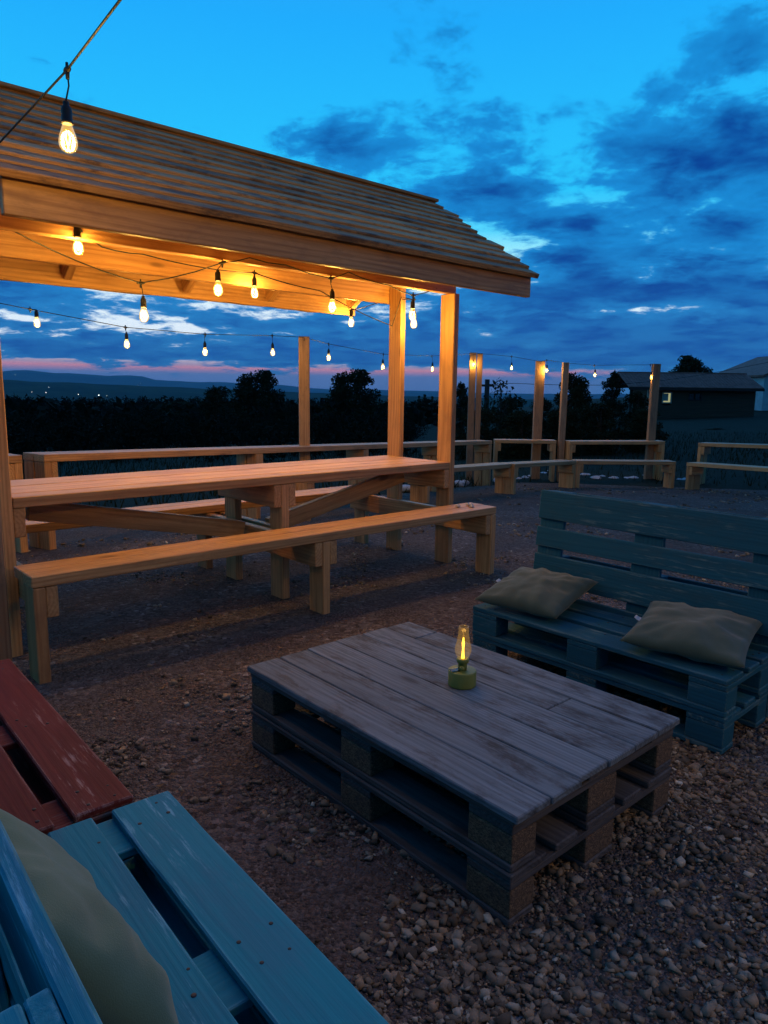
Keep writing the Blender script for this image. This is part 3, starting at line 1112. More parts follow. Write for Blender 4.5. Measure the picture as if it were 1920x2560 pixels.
# ------------------------------------------------------------------ grey pallet table
TB = Matrix.Translation((-.4782, 2.4601, 0)) @ Matrix.Rotation(-.8451, 4, 'Z')
tab = empty('pallet_table', TB @ Matrix.Translation((.6, .4, 0)), 'low table of two stacked grey pallets with a weathered plank top', 'coffee table')
for k in range(2):
    pallet(tab, TB @ Matrix.Translation((random.uniform(-.006, .006), .004 * k, .1445 * k)), (M_PAL, M_PAL, M_CHIP, M_PAL), False, ('table', k))
yy = -.008
for k, wd in enumerate((.138, .131, .140, .136, .132, .135)):
    L0, L1 = -.012 + random.uniform(-.006, .006), 1.212 + random.uniform(-.008, .008)
    if k == 4:
        parts = [(L0, .905), (.909, L1)]
    elif k == 5:
        parts = [(L0, .165), (.168, L1)]
    else:
        parts = [(L0, L1)]
    for j, (a, b_) in enumerate(parts):
        beam('top_plank', (a, yy + wd / 2, .2995 + random.uniform(-.0012, .0012)), (b_, yy + wd / 2, .2995 + random.uniform(-.0012, .0012)), wd - .004, .021, (0, 1, 0), M_OLD, tab, TB, bev=.003, key=('top', k, j), wob=.0022)
    yy += wd


# ------------------------------------------------------------------ lamp on the table
LX = TB @ Vector((.605, .47, .311))
lam = empty('table_lamp', Matrix.Translation(LX) @ Matrix.Rotation(.5, 4, 'Z'), 'small olive green oil lamp shaped solar lantern with a glowing glass chimney', 'lantern')
WM[lam] = WM[lam] @ Matrix.Diagonal((1.28, 1.28, 1.12, 1))
lam.matrix_basis = WM[lam]
LB = WM[lam]
obj('base', lathe_mesh('base', [(.0355, 0), (.0372, .0015), (.0375, .004), (.0375, .045), (.0366, .0475), (.034, .0485), (.012, .0490)], M_LAMP, 40), LB, lam)
obj('burner', lathe_mesh('burner', [(.0115, .0485), (.0120, .062), (.0125, .070), (.0165, .0735), (.0168, .080), (.0160, .0842), (.0150, .0850), (.0125, .0850), (.0110, .084)], M_LAMP, 28), LB, lam)
obj('chimney', lathe_mesh('chimney', [(.0128, .085), (.0175, .0935), (.0210, .103), (.0222, .112), (.0216, .120), (.0190, .131), (.0163, .143), (.0146, .156), (.0136, .170), (.0130, .183), (.0132, .1855), (.0122, .1855)], M_CHIM, 32, caps=False), LB, lam)
kn = lathe_mesh('knob', [(.003, 0), (.003, .008), (.0068, .0085), (.0072, .012), (.0064, .0145), (.001, .015)], M_LAMP, 16)
obj('knob', kn, LB @ Matrix.Rotation(math.radians(-130), 4, 'Z') @ Matrix.Translation((.010, 0, .060)) @ Matrix.Rotation(math.pi / 2, 4, 'Y'), lam)
obj('solar_panel', box_mesh(.026, .020, .002, M_SOLAR, .0008), LB @ Matrix.Rotation(math.radians(175), 4, 'Z') @ Matrix.Translation((.0235, 0, .0502)), lam)
obj('light_guide', lathe_mesh('light_guide', [(.0046, .0852), (.0036, .095), (.0027, .110), (.0026, .118), (.0034, .126), (.0038, .132), (.0032, .1375), (.0022, .139), (.0019, .147), (.001, .150)], M_FLAME, 12), LB, lam)
ld = bpy.data.lights.new('lamp_light', 'POINT')
ld.energy = .035
ld.color = (1, .55, .12)
ld.shadow_soft_size = .008
put(bpy.data.objects.new('lamp_light', ld), LB @ Matrix.Translation((0, 0, .160)), lam)


# ------------------------------------------------------------------ cushions
def cushion(size, thick, seed, mat, puff=.42, n=30):
    V_, F_ = [], []
    top, bot = {}, {}
    for j in range(n + 1):
        for i in range(n + 1):
            s, t_ = -1 + 2 * i / n, -1 + 2 * j / n
            x = s * (1 - .07 * (1 - t_ * t_) ** 1.0 + .0)
            y = t_ * (1 - .07 * (1 - s * s) ** 1.0)
            # corners stay out, sides draw in
            e = max(0.0, (1 - s * s) * (1 - t_ * t_))
            hgt = thick / 2 * e ** puff
            nz = mnoise.noise(Vector((x * 2.2 + seed, y * 2.2, seed))) * .012 + mnoise.noise(Vector((x * 6 + seed, y * 6, 2 * seed))) * .004
            rad = math.atan2(t_, s)
            wr = .007 * mnoise.noise(Vector((math.cos(rad) * 5 + seed, math.sin(rad) * 5, math.hypot(s, t_) * .8))) * sstep(.25, .8, math.hypot(s, t_)) + .010 * mnoise.noise(Vector((s * 3.1 + t_ * 1.2, (t_ - s) * .7, seed)))
            edge = min(1, e * 6)
            top[i, j] = len(V_)
            V_.append((x * size / 2, y * size / 2, hgt + (nz + wr) * edge))
            if 0 < i < n and 0 < j < n:
                bot[i, j] = len(V_)
                V_.append((x * size / 2, y * size / 2, -hgt * .9 + (nz - wr) * edge * .6))
            else:
                bot[i, j] = top[i, j]
    for j in range(n):
        for i in range(n):
            F_.append((top[i, j], top[i + 1, j], top[i + 1, j + 1], top[i, j + 1]))
            F_.append((bot[i, j], bot[i, j + 1], bot[i + 1, j + 1], bot[i + 1, j]))
    return mesh_of('cushion', V_, F_, mat, True)


M_TAG = plain('white_tag_cloth', (.6, .6, .58), .8, var=.1)


def place_cushion(B, u, v, z, yaw, pitch, roll, size, thick, seed, mat, label, tagged=False):
    M = B @ Matrix.Translation((u, v, z)) @ Matrix.Rotation(yaw, 4, 'Z') @ Matrix.Rotation(pitch, 4, 'X') @ Matrix.Rotation(roll, 4, 'Y')
    me = cushion(size, thick, seed, mat)
    o = obj('cushion', me, M)
    tag(o, label, 'cushion', 'linen cushions on the pallet sofas')
    if tagged:
        V_ = [(-.5 * size + .04, -.01, -.002), (-.5 * size + .04, .02, 0), (-.5 * size + .008, .022, .004), (-.5 * size - .006, .02, .012), (-.5 * size - .006, -.008, .012), (-.5 * size + .008, -.011, .004)]
        V_ += [(x, y, z + .0012) for x, y, z in V_]
        F_ = [(0, 1, 2, 5), (5, 2, 3, 4), (6, 11, 8, 7), (11, 10, 9, 8), (3, 9, 10, 4), (2, 8, 9, 3), (4, 10, 11, 5), (1, 7, 8, 2), (5, 11, 6, 0), (0, 6, 7, 1)]
        obj('care_tag', mesh_of('care_tag', V_, F_, M_TAG), M, o)
    return o


place_cushion(B_SR, .215, .215, .368, .12, .19, .0, .43, .125, 3.1, M_PILLOW, 'khaki cushion at the end of the teal sofa nearer the picnic table', True)
place_cushion(B_SR, .965, .225, .362, .22, .12, .02, .45, .125, 8.4, M_PILLOW, 'khaki cushion in the middle of the teal sofa, corner catching yellow light', True)
place_cushion(B_SB, .66, .405, .45, .08, 1.06, .0, .44, .15, 5.7, M_PILLOW2, 'sage green cushion leaning on the back of the blue pallet sofa')


# ------------------------------------------------------------------ pale rocks along the yard edge
def rock_mesh(seed, sub=2):
    bm = bmesh.new()
    bmesh.ops.create_icosphere(bm, subdivisions=sub, radius=1)
    for v in bm.verts:
        n = mnoise.noise(v.co * 1.3 + Vector((seed * 3.1, 0, 0)))
        n2 = mnoise.noise(v.co * 3.0 + Vector((seed, 5, 0)))
        v.co *= 1 + .35 * n + .12 * n2
        v.co.z *= .62
    me = bpy.data.meshes.new('rock')
    bm.to_mesh(me)
    bm.free()
    me.materials.append(M_ROCK)
    return me


RM = [rock_mesh(i + 1) for i in range(5)]
rk = random.Random(5)
rock_px = [z5(90 + i * 38 + rk.uniform(-8, 8), 1000 - 28 * math.sin(min(1, i / 12) * math.pi) + rk.uniform(-7, 7)) for i in range(22)] + [z5(1110 + i * 30, 1022 + rk.uniform(-5, 5)) for i in range(4)] + [z4(890, 1460), z4(985, 1450), z4(1030, 1448), z4(1250, 1425), z4(1290, 1415), z4(1500, 1400), z4(1535, 1405)]
for i, q in enumerate(rock_px):
    p = on_ground(*q)
    s = rk.uniform(.055, .10)
    M = Matrix.Translation((p.x, p.y, terrain(p.x, p.y) + s * .25)) @ Matrix.Rotation(rk.uniform(0, 6), 4, 'Z') @ Matrix.Diagonal((s * rk.uniform(1, 1.5), s, s, 1))
    tag(obj('edge_rock', RM[i % 5], M), 'pale whitish rock lying in the row along the yard edge', 'rock', 'rocks edging the yard')
# crumbs left on the picnic bench end
for k, (u, y) in enumerate(((-.12, -.33), (-.19, -.26), (-.06, -.24), (-.09, -.30))):
    s = .014 + .004 * (k % 2)
    tag(obj('bench_pebble', RM[k], M_P @ Matrix.Translation((u, y, ZB + s * .55)) @ Matrix.Diagonal((s * 1.3, s, s, 1))), 'brown pebble left on the far end of the picnic bench', 'pebble', 'pebbles on the picnic bench')

# ------------------------------------------------------------------ gravel (uncountable)
def ico():
    v = np.array([(x, y, z) for z in (-1, 1) for x, y in ((-1, -1), (1, -1), (1, 1), (-1, 1))]) * .72
    v = np.vstack([v, [(0, 0, 1.0), (0, 0, -1.0)]])
    f = [(4, 5, 8), (5, 6, 8), (6, 7, 8), (7, 4, 8), (1, 0, 9), (2, 1, 9), (3, 2, 9), (0, 3, 9)]
    for i in range(4):
        j = (i + 1) % 4
        f += [(i, j, 4 + j), (i, 4 + j, 4 + i)]
    return v, np.array(f)


IV, IF = ico()


def gravel(name, n, r0, r1, az0, az1, smin, smax, bias):
    variants = []
    for k in range(24):
        v = IV * (1 + .16 * rng.standard_normal((10, 1)).clip(-1.3, 1.3)) + .32 * rng.standard_normal((10, 3)).clip(-1.4, 1.4)
        v = v * np.array([1, rng.uniform(.55, 1.0), rng.uniform(.38, .75)])
        variants.append(v)
    variants = np.array(variants)
    P = []
    rr = np.sqrt(rng.uniform(r0 * r0, r1 * r1, n * 3))
    aa = np.radians(rng.uniform(az0, az1, n * 3))
    X, Y = rr * np.sin(aa), rr * np.cos(aa)
    keep = []
    for i in range(n * 3):
        x, y = X[i], Y[i]
        if not inside(x, y):
            continue
        d = -.02 + .75 * mnoise.noise(Vector((x * .9, y * .9, 3))) + .55 * mnoise.noise(Vector((x * 2.6, y * 2.6, 5))) + bias * .85 * sstep(-.6, .9, x + (1.7 - y) * .6)
        if rng.random() < d:
            keep.append(i)
            if len(keep) >= n:
                break
    X, Y = X[keep], Y[keep]
    m = len(keep)
    s = rng.uniform(smin, smax, m) * (.40 + 1.25 * rng.random(m) ** 3.2)
    var = rng.integers(0, 24, m)
    th = rng.uniform(0, 6.283, m)
    tx = rng.normal(0, .35, m)
    Vv = variants[var] * s[:, None, None]
    c, sn_ = np.cos(tx), np.sin(tx)
    y_, z_ = Vv[:, :, 1] * c[:, None] - Vv[:, :, 2] * sn_[:, None], Vv[:, :, 1] * sn_[:, None] + Vv[:, :, 2] * c[:, None]
    x_ = Vv[:, :, 0]
    c, sn_ = np.cos(th), np.sin(th)
    xr, yr = x_ * c[:, None] - y_ * sn_[:, None], x_ * sn_[:, None] + y_ * c[:, None]
    zg = np.array([yard_z(X[i], Y[i]) for i in range(m)]) + s * .22
    Vf = np.stack([xr + X[:, None], yr + Y[:, None], z_ + zg[:, None]], 2).reshape(-1, 3)
    Ff = (IF[None] + 10 * np.arange(m)[:, None, None]).reshape(-1, 3)
    me = bpy.data.meshes.new(name)
    me.vertices.add(len(Vf))
    me.vertices.foreach_set('co', Vf.astype(np.float32).ravel())
    me.loops.add(len(Ff) * 3)
    me.loops.foreach_set('vertex_index', Ff.astype(np.int32).ravel())
    me.polygons.add(len(Ff))
    me.polygons.foreach_set('loop_start', np.arange(0, len(Ff) * 3, 3, dtype=np.int32))
    me.update(calc_edges=True)
    me.materials.append(M_STONE)
    o = obj(name, me)
    return tag(o, kind='stuff')


M_STONE, t, b = new_mat('gravel_stone')
rnd = t.new('ShaderNodeNewGeometry').outputs['Random Per Island']
tcs = t.new('ShaderNodeTexCoord').outputs['Object']
colr = t.ramp(rnd, [(0, (.050, .042, .037)), (.30, (.115, .097, .085)), (.55, (.165, .140, .122)), (.74, (.215, .178, .152)), (.84, (.25, .185, .140)), (.92, (.235, .215, .20)), (.985, (.33, .31, .29)), (1.0, (.52, .50, .48))])
sn1 = t.noise(tcs, 90, 4, .65)
ff_ = t.m('MULTIPLY_ADD', sn1, .8, .68)
t.put(b.inputs['Base Color'], t.mix(1.0, colr, t.xyz(ff_, t.m('MULTIPLY', ff_, .97), t.m('MULTIPLY', ff_, .80)), 'MULTIPLY'))
b.inputs['Roughness'].default_value = .85
b.inputs['Specular IOR Level'].default_value = .25
t.put(b.inputs['Normal'], t.bump(sn1, .4, .006))
g1 = gravel('gravel_stones', 30000, .55, 2.7, -58, 58, .0060, .0120, .9)
tag(g1, 'loose grey and pinkish gravel stones round the pallet furniture', 'gravel')
g2 = gravel('gravel_stones', 28000, 2.7, 5.6, -48, 50, .0055, .012, .5)
tag(g2, 'small brown gravel chips spread under the picnic table', 'gravel')
g3 = gravel('gravel_stones', 20000, 5.6, 13.2, -40, 40, .009, .02, .3)
tag(g3, 'reddish gravel chips of the open yard before the far benches', 'gravel')


M_DRY = leaf_mat('dry_leaf', (.10, .06, .035), (.26, .17, .09))
lr = np.random.default_rng(21)
Vl, Fl = [], []
for i in range(2600):
    az = math.radians(lr.uniform(-42, 42))
    r = math.sqrt(lr.uniform(1.2 ** 2, 8.5 ** 2))
    x, y = r * math.sin(az), r * math.cos(az)
    if not inside(x, y) or lr.random() > .35 + 1.1 * mnoise.noise(Vector((x * .8, y * .8, 11))) + .3:
        continue
    z = yard_z(x, y) + .006 + lr.uniform(0, .006)
    a, L, W = lr.uniform(0, 6.28), lr.uniform(.008, .022), lr.uniform(.003, .009)
    c_, s_ = math.cos(a), math.sin(a)
    n0 = len(Vl)
    up_ = lr.uniform(.001, .008)
    for px_, py_, pz_ in ((-L, 0, up_), (0, -W, 0), (L, 0, up_ * .7), (0, W, .001)):
        Vl.append((x + px_ * c_ - py_ * s_, y + px_ * s_ + py_ * c_, z + pz_))
    Fl += [(n0, n0 + 1, n0 + 3), (n0 + 1, n0 + 2, n0 + 3)]
tag(obj('leaf_litter', mesh_of('leaf_litter', Vl, Fl, M_DRY)), 'dry brown leaf bits scattered over the gravel', 'leaf litter', kind='stuff')


# ------------------------------------------------------------------ trees and shrubs
def leaf_mesh(name, clumps, n, size, mat, seed):
    r_ = np.random.default_rng(seed)
    c = np.array([q[:3] for q in clumps])
    rad = np.array([q[3] for q in clumps])
    k = r_.choice(len(clumps), n, p=rad ** 2 / (rad ** 2).sum())
    d = r_.normal(size=(n, 3))
    d /= np.linalg.norm(d, axis=1)[:, None]
    rr = r_.random(n) ** .45
    p = c[k] + d * (rad[k] * rr)[:, None] * np.array([1, 1, .85])
    a = r_.normal(size=(n, 3))
    a /= np.linalg.norm(a, axis=1)[:, None]
    b_ = np.cross(a, r_.normal(size=(n, 3)))
    b_ /= np.linalg.norm(b_, axis=1)[:, None]
    s = size * r_.uniform(.6, 1.4, n)[:, None]
    Vq = np.stack([p - a * s, p + b_ * s * .5, p + a * s, p - b_ * s * .5], 1).reshape(-1, 3)
    Fq = np.arange(n * 4).reshape(n, 4)
    me = bpy.data.meshes.new(name)
    me.from_pydata(Vq.tolist(), [], Fq.tolist())
    me.materials.append(mat)
    return me


def tree_proto(seed, h, wd, n, size, mat, trunk_h=.25, shape='round'):
    """unit-size tree meshes: crown and trunk, height h, width wd"""
    r_ = random.Random(seed)
    clumps = []
    N = 50
    for i in range(N):
        f = r_.random()
        z = trunk_h * h + (h * .95 - trunk_h * h) * f
        if shape == 'cone':
            R_ = wd / 2 * (1 - f) ** .8 + .02 * wd
        else:
            R_ = wd / 2 * math.sqrt(max(0.02, 1 - (2 * f - .75) ** 2 / 1.6))
        th = r_.uniform(0, 6.28)
        rr = R_ * r_.uniform(.2, .85)
        clumps.append((rr * math.cos(th), rr * math.sin(th), z, wd * r_.uniform(.13, .24) * (1 - .45 * f)))
    clumps.append((0, 0, h * .93, wd * .09))
    crown = leaf_mesh('crown', clumps, n, size, mat, seed)
    V_, F_ = tube_geo([(0, 0, -1.5), (.02 * wd, 0, h * .3), (-.02 * wd, .01, h * .6), (0, 0, h * .9)], [.035 * wd, .028 * wd, .018 * wd, .004 * wd], 7)
    for i in range(9):
        q = clumps[r_.randrange(N)]
        zb_ = h * r_.uniform(.25, .6)
        tv, tf = tube_geo([(0, 0, zb_), (q[0] * .5, q[1] * .5, (zb_ + q[2]) / 2 + .03 * h), (q[0], q[1], q[2])], [.014 * wd, .009 * wd, .003 * wd], 5)
        o0 = len(V_)
        V_ = V_ + tv
        F_ = F_ + [tuple(k + o0 for k in f_) for f_ in tf]
    trunk = mesh_of('trunk', V_, F_, M_BARK, True)
    return crown, trunk


PROTO = {'round': tree_proto(3, 1, .8, 11000, .020, M_LEAF, .06), 'bushy': tree_proto(8, 1, .9, 9000, .022, M_LEAF, .04),
         'tall': tree_proto(15, 1, .55, 7500, .017, M_LEAF2, .05), 'sparse': tree_proto(21, 1, .7, 620, .030, M_LEAF2, .35), 'cone': tree_proto(31, 1, .38, 2600, .022, M_LEAF2, .08, 'cone')}
PW = {'round': .8, 'bushy': .9, 'tall': .55, 'sparse': .7, 'cone': .38}


def tree(kind, x_disp, top_disp, width_disp, dist, name, label, cat='tree', group=None, extra=0.0, depth_base=None):
    r = ray(*dpx(x_disp, top_disp))
    p = CAM + r * (dist / r.y)
    zb = terrain(p.x, p.y) - extra
    h = p.z - zb
    wd = width_disp * 1920 / 1659 / F_PX * dist
    sxy = wd / PW[kind]
    M = Matrix.Translation((p.x, p.y, zb)) @ Matrix.Rotation(x_disp * .7, 4, 'Z') @ Matrix.Diagonal((sxy, sxy, h * 1.03, 1))
    root = empty(name, M, label, cat, group)
    obj('crown', PROTO[kind][0], M, root)
    obj('trunk', PROTO[kind][1], M, root)
    return root


tree('round', 562, 800, 138, 60, 'leafy_tree', 'broad dark tree left of the first far post, rising above the horizon')
tree('bushy', 468, 836, 120, 66, 'leafy_tree', 'lower dark tree merging into the wood left of the broad tree')
tree('round', 768, 798, 140, 58, 'leafy_tree', 'rounded dark tree standing right of the first far post')
tree('cone', 918, 852, 26, 120, 'conifer', 'small dark conifer in the gap between the roof posts', group='conifers in the gap')
tree('cone', 934, 856, 22, 125, 'conifer', 'small dark conifer in the gap between the roof posts', group='conifers in the gap')
tree('cone', 905, 855, 22, 118, 'conifer', 'small dark conifer in the gap between the roof posts', group='conifers in the gap')
tree('tall', 1000, 828, 62, 26, 'leafy_tree', 'dark narrow tree just left of the double timber post')
tree('sparse', 1082, 816, 84, 24, 'young_tree', 'thin young tree with open leafy branches beside the double post')
tree('bushy', 1105, 858, 110, 27, 'leafy_shrub', 'dark shrub filling the space between the double post and the next post', 'shrub')
tree('round', 1238, 806, 100, 23, 'leafy_tree', 'dense dark bush behind the thin post in the counter gap', 'bush')
tree('tall', 1326, 804, 66, 24, 'leafy_tree', 'upright dark bush midway between the thin post and the last post', 'bush')
tree('bushy', 1380, 848, 80, 25, 'leafy_shrub', 'low dark shrub beside the cabin porch', 'shrub')
tree('bushy', 1175, 860, 90, 28, 'leafy_shrub', 'dark shrub half hidden by the second timber post past the double post', 'shrub')
tree('round', 1488, 768, 118, 62, 'leafy_tree', 'dark spreading tree rising behind the cabin roof')
tree('bushy', 1548, 925, 55, 30, 'leafy_shrub', 'low shrub growing against the cabin wall below the dark window', 'shrub')
tree('bushy', 845, 866, 130, 75, 'leafy_tree', 'dark bushy tree low between the rounded tree and the roof posts')
tree('bushy', 672, 872, 150, 70, 'leafy_tree', 'low dark tree directly behind the first far post')
tree('bushy', 380, 868, 150, 85, 'leafy_tree', 'dark bushy tree at the edge of the wood behind the long counter')

for hx, ht, hw, hd_, nm in ((1035, 884, 120, 19, 'left of the double post'), (1130, 888, 130, 18.5, 'right of the double post'), (1215, 880, 130, 19, 'behind the thin post'), (1300, 872, 130, 19.5, 'between the thin post and the last post'), (1392, 884, 110, 20, 'left of the last post')):
    tree('bushy', hx, ht, hw, hd_, 'leafy_shrub', 'low dark hedge bush ' + nm + ', behind the counters', 'shrub')
# the wood on the slope below: one mass
clv, nq = [], 0
wr_ = np.random.default_rng(4)
cl = []
for i in range(1500):
    az = math.radians(wr_.uniform(-48, 6))
    r = math.sqrt(wr_.uniform(70 ** 2, 400 ** 2)) if i > 260 else wr_.uniform(48, 130)
    x, y = r * math.sin(az), r * math.cos(az)
    zb = terrain(x, y)
    # crowns stay below the line of sight to the ridge
    hmax = CAM_H - .0108 * r - zb
    h = min(wr_.uniform(8, 16), hmax * wr_.uniform(.80, 1.06))
    if h < 1.5:
        continue
    wd = h * wr_.uniform(.35, .5)
    for k in range(5):
        cl.append((x + wr_.normal() * wd * .3, y + wr_.normal() * wd * .3, zb + h * (.35 + .13 * k), wd * (.62 - .09 * k)))
cl2 = []
for i in range(520):
    az = math.radians(wr_.uniform(-50, 2))
    r = wr_.uniform(19, 62)
    x, y = r * math.sin(az), r * math.cos(az)
    zb = terrain(x, y)
    h = (CAM_H - .012 * r - zb) * wr_.uniform(.25, .78)
    for k in range(5):
        wd = min(h, 3.5) * wr_.uniform(.5, .8)
        cl2.append((x + wr_.normal() * wd * .35, y + wr_.normal() * wd * .35, zb + h * (.16 + .16 * k), wd * (.55 - .07 * k)))
tag(obj('forest', leaf_mesh('forest', cl2, 210000, .062, M_FOREST, 12)), 'dark brushwood at the near edge of the wood below the lawn', 'forest', kind='stuff')
wood_me = leaf_mesh('forest', cl, 190000, .42, M_FOREST, 9)
tag(obj('forest', wood_me), 'dark wood covering the slope below the yard', 'forest', kind='stuff')

# rough grass on the bank beyond the benches
gr = np.random.default_rng(6)
Vg, Fg = [], []
for i in range(16000):
    az = math.radians(gr.uniform(-34, 36))
    r = math.sqrt(gr.uniform(9.0 ** 2, 30 ** 2))
    x, y = r * math.sin(az), r * math.cos(az)
    if inside(x, y):
        continue
    z = terrain(x, y) - .03
    h = gr.uniform(.08, .26)
    a = gr.uniform(0, 6.28)
    wq = gr.uniform(.008, .02)
    dx, dy = math.cos(a) * wq, math.sin(a) * wq
    lx, ly = gr.normal() * .05, gr.normal() * .05
    n0 = len(Vg)
    Vg += [(x - dx, y - dy, z), (x + dx, y + dy, z), (x + lx, y + ly, z + h)]
    Fg.append((n0, n0 + 1, n0 + 2))
tag(obj('bank_grass', mesh_of('bank_grass', Vg, Fg, M_LEAF)), 'rough dark grass on the bank behind the far benches', 'grass', kind='stuff')

# ------------------------------------------------------------------ cabin and white house
M_CLAD = wood('dark_cladding', (.105, .072, .048), (.055, .038, .027), knots=False, rough=.8, tone=.2)
M_TILE = plain('clay_tile', (.30, .115, .085), .8, var=.5, scale=3)
M_RENDER = plain('white_render', (.52, .55, .58), .9, var=.25, scale=2.5, bump=.2)
M_FRAME = plain('window_frame_paint', (.42, .40, .33), .5)
M_GLASSD = plain('dark_pane', (.015, .018, .022), .08, var=.1, spec=.7)
M_DARK = plain('dark_timber', (.03, .026, .024), .8)
M_LIT = emit_mat('lit_room_pane', (.78, .80, .42), .42)
M_CURT = plain('curtain_cloth', (.30, .42, .40), .9)
HD = 45.0
cabx0, cabx1 = at_y(*z5(770, 425), HD).x, at_y(*z5(1606, 432), HD).x
wx0, wx1 = at_y(*z5(940, 500), HD).x, at_y(*z5(1568, 500), HD).x
ez = at_y(*z5(1200, 430), HD).z
rz = at_y(*z5(1200, 340), HD + 2.2).z
gzc = terrain(20, HD) - .6
CB = Matrix.Translation((cabx0, HD, 0)) @ Matrix.Rotation(math.radians(-1.2), 4, 'Z')
cabin = empty('cabin', CB @ Matrix.Translation(((cabx1 - cabx0) / 2, 2.2, gzc)), 'dark timber cabin with a red tiled roof and one lit window', 'cabin')
Lc = cabx1 - cabx0
w0, w1 = wx0 - cabx0, wx1 - cabx0
# cladding boards, front wall with two window openings
lit = (at_y(*z5(998, 457), HD).x - cabx0, at_y(*z5(1050, 457), HD).x - cabx0, at_y(*z5(1000, 520), HD).z, at_y(*z5(1000, 456), HD).z)
drk = (at_y(*z5(1160, 460), HD).x - cabx0, at_y(*z5(1238, 460), HD).x - cabx0, at_y(*z5(1200, 505), HD).z, at_y(*z5(1200, 462), HD).z)
zb_, k = gzc, 0
bh = .16
while zb_ < ez - .02:
    zt_ = min(zb_ + bh, ez)
    segs = [(w0, w1)]
    for (a, b2_, lo_, hi_) in (lit, drk):
        if zt_ > lo_ and zb_ < hi_:
            ns = []
            for s0, s1 in segs:
                if a > s0 and b2_ < s1:
                    ns += [(s0, a), (b2_, s1)]
                else:
                    ns.append((s0, s1))
            segs = ns
    for s0, s1 in segs:
        beam('wall_board', (s0, .02, (zb_ + zt_) / 2), (s1, .02, (zb_ + zt_) / 2), zt_ - zb_ - .012, .04, (0, 0, 1), M_CLAD, cabin, CB, bev=0, key='clad')
    zb_ = zt_
beam('back_wall', (w0, 4.2, (gzc + ez) / 2), (w1, 4.2, (gzc + ez) / 2), ez - gzc, .1, (0, 0, 1), M_DARK, cabin, CB, bev=0)
for xx in (w0, w1):
    V_ = [(xx - .05, .05, gzc), (xx - .05, 4.15, gzc), (xx - .05, 4.15, ez), (xx - .05, 2.1, rz - .15), (xx - .05, .05, ez)]
    V_ += [(x + .1, y, z) for x, y, z in V_]
    F_ = [(0, 1, 2, 3, 4), (9, 8, 7, 6, 5)] + [(i, (i + 1) % 5, 5 + (i + 1) % 5, 5 + i) for i in range(5)]
    obj('gable_wall', mesh_of('gable_wall', V_, F_, M_CLAD), CB, cabin)
for (a, b2_, lo_, hi_), mt, nm in ((lit, M_LIT, 'lit_window'), (drk, M_GLASSD, 'dark_window')):
    win = beam('window', (a, .06, (lo_ + hi_) / 2), (b2_, .06, (lo_ + hi_) / 2), hi_ - lo_, .02, (0, 0, 1), mt, cabin, CB, bev=0)
    for (p0, p1, sd) in (((a, -.01, lo_), (a, -.01, hi_), 0), ((b2_, -.01, lo_), (b2_, -.01, hi_), 0), ((a - .04, -.01, lo_), (b2_ + .04, -.01, lo_), 1), ((a - .04, -.01, hi_), (b2_ + .04, -.01, hi_), 1)):
        beam('frame', p0, p1, .07, .06, (1, 0, 0) if not sd else (0, 0, 1), M_FRAME if nm == 'lit_window' else M_DARK, win, CB, bev=0)
    if nm == 'dark_window':
        beam('mullion', ((a + b2_) / 2, -.005, lo_ + .03), ((a + b2_) / 2, -.005, hi_ - .03), .05, .05, (1, 0, 0), M_DARK, win, CB, bev=0)
    else:
        beam('curtain', (a + .04, .035, lo_ + (hi_ - lo_) * .55), (b2_ - .16, .035, lo_ + (hi_ - lo_) * .55), (hi_ - lo_) * .72, .01, (0, 0, 1), M_CURT, win, CB, bev=0)
# roof with stepped courses of tiles
ncs = 13
Vt, Ft = [], []
for side in (0, 1):
    for i in range(ncs):
        f0, f1 = i / ncs, (i + 1) / ncs
        ya, yb = -.45 + f0 * 2.55, -.45 + f1 * 2.55 + .03
        za, zb2 = ez + .03 + f0 * (rz - ez), ez + .03 + f1 * (rz - ez)
        if side:
            ya, yb = 4.2 - ya, 4.2 - yb
        nt = 40
        for j in range(nt):
            xa, xb = Lc * j / nt, Lc * (j + 1) / nt - .02
            n0 = len(Vt)
            Vt += [(xa, ya, za - .02), (xb, ya, za - .02), (xb, yb, zb2), (xa, yb, zb2), (xa, ya, za + .045), (xb, ya, za + .045), (xb, yb, zb2 + .03), (xa, yb, zb2 + .03)]
            Ft += [(n0, n0 + 1, n0 + 5, n0 + 4), (n0 + 4, n0 + 5, n0 + 6, n0 + 7), (n0, n0 + 4, n0 + 7, n0 + 3), (n0 + 1, n0 + 2, n0 + 6, n0 + 5)]
roofp = obj('roof_tiles', mesh_of('roof_tiles', Vt, Ft, M_TILE), CB, cabin)
tag(roofp, kind='stuff')
beam('fascia', (0, -.46, ez - .05), (Lc, -.46, ez - .05), .16, .04, (0, 0, 1), M_DARK, cabin, CB, bev=0)
beam('ridge_tile', (0, 2.1, rz + .06), (Lc, 2.1, rz + .06), .18, .07, (0, 1, 0), M_TILE, cabin, CB, bev=.02)
for xx in (.25, .25):
    pass
beam('porch_post', (.3, .0, gzc), (.3, .0, ez), .14, .14, (0, 1, 0), M_DARK, cabin, CB, bev=0)
beam('porch_post', (w0 - .35, 0, gzc), (w0 - .35, 0, ez), .12, .12, (0, 1, 0), M_FRAME, cabin, CB, bev=0)

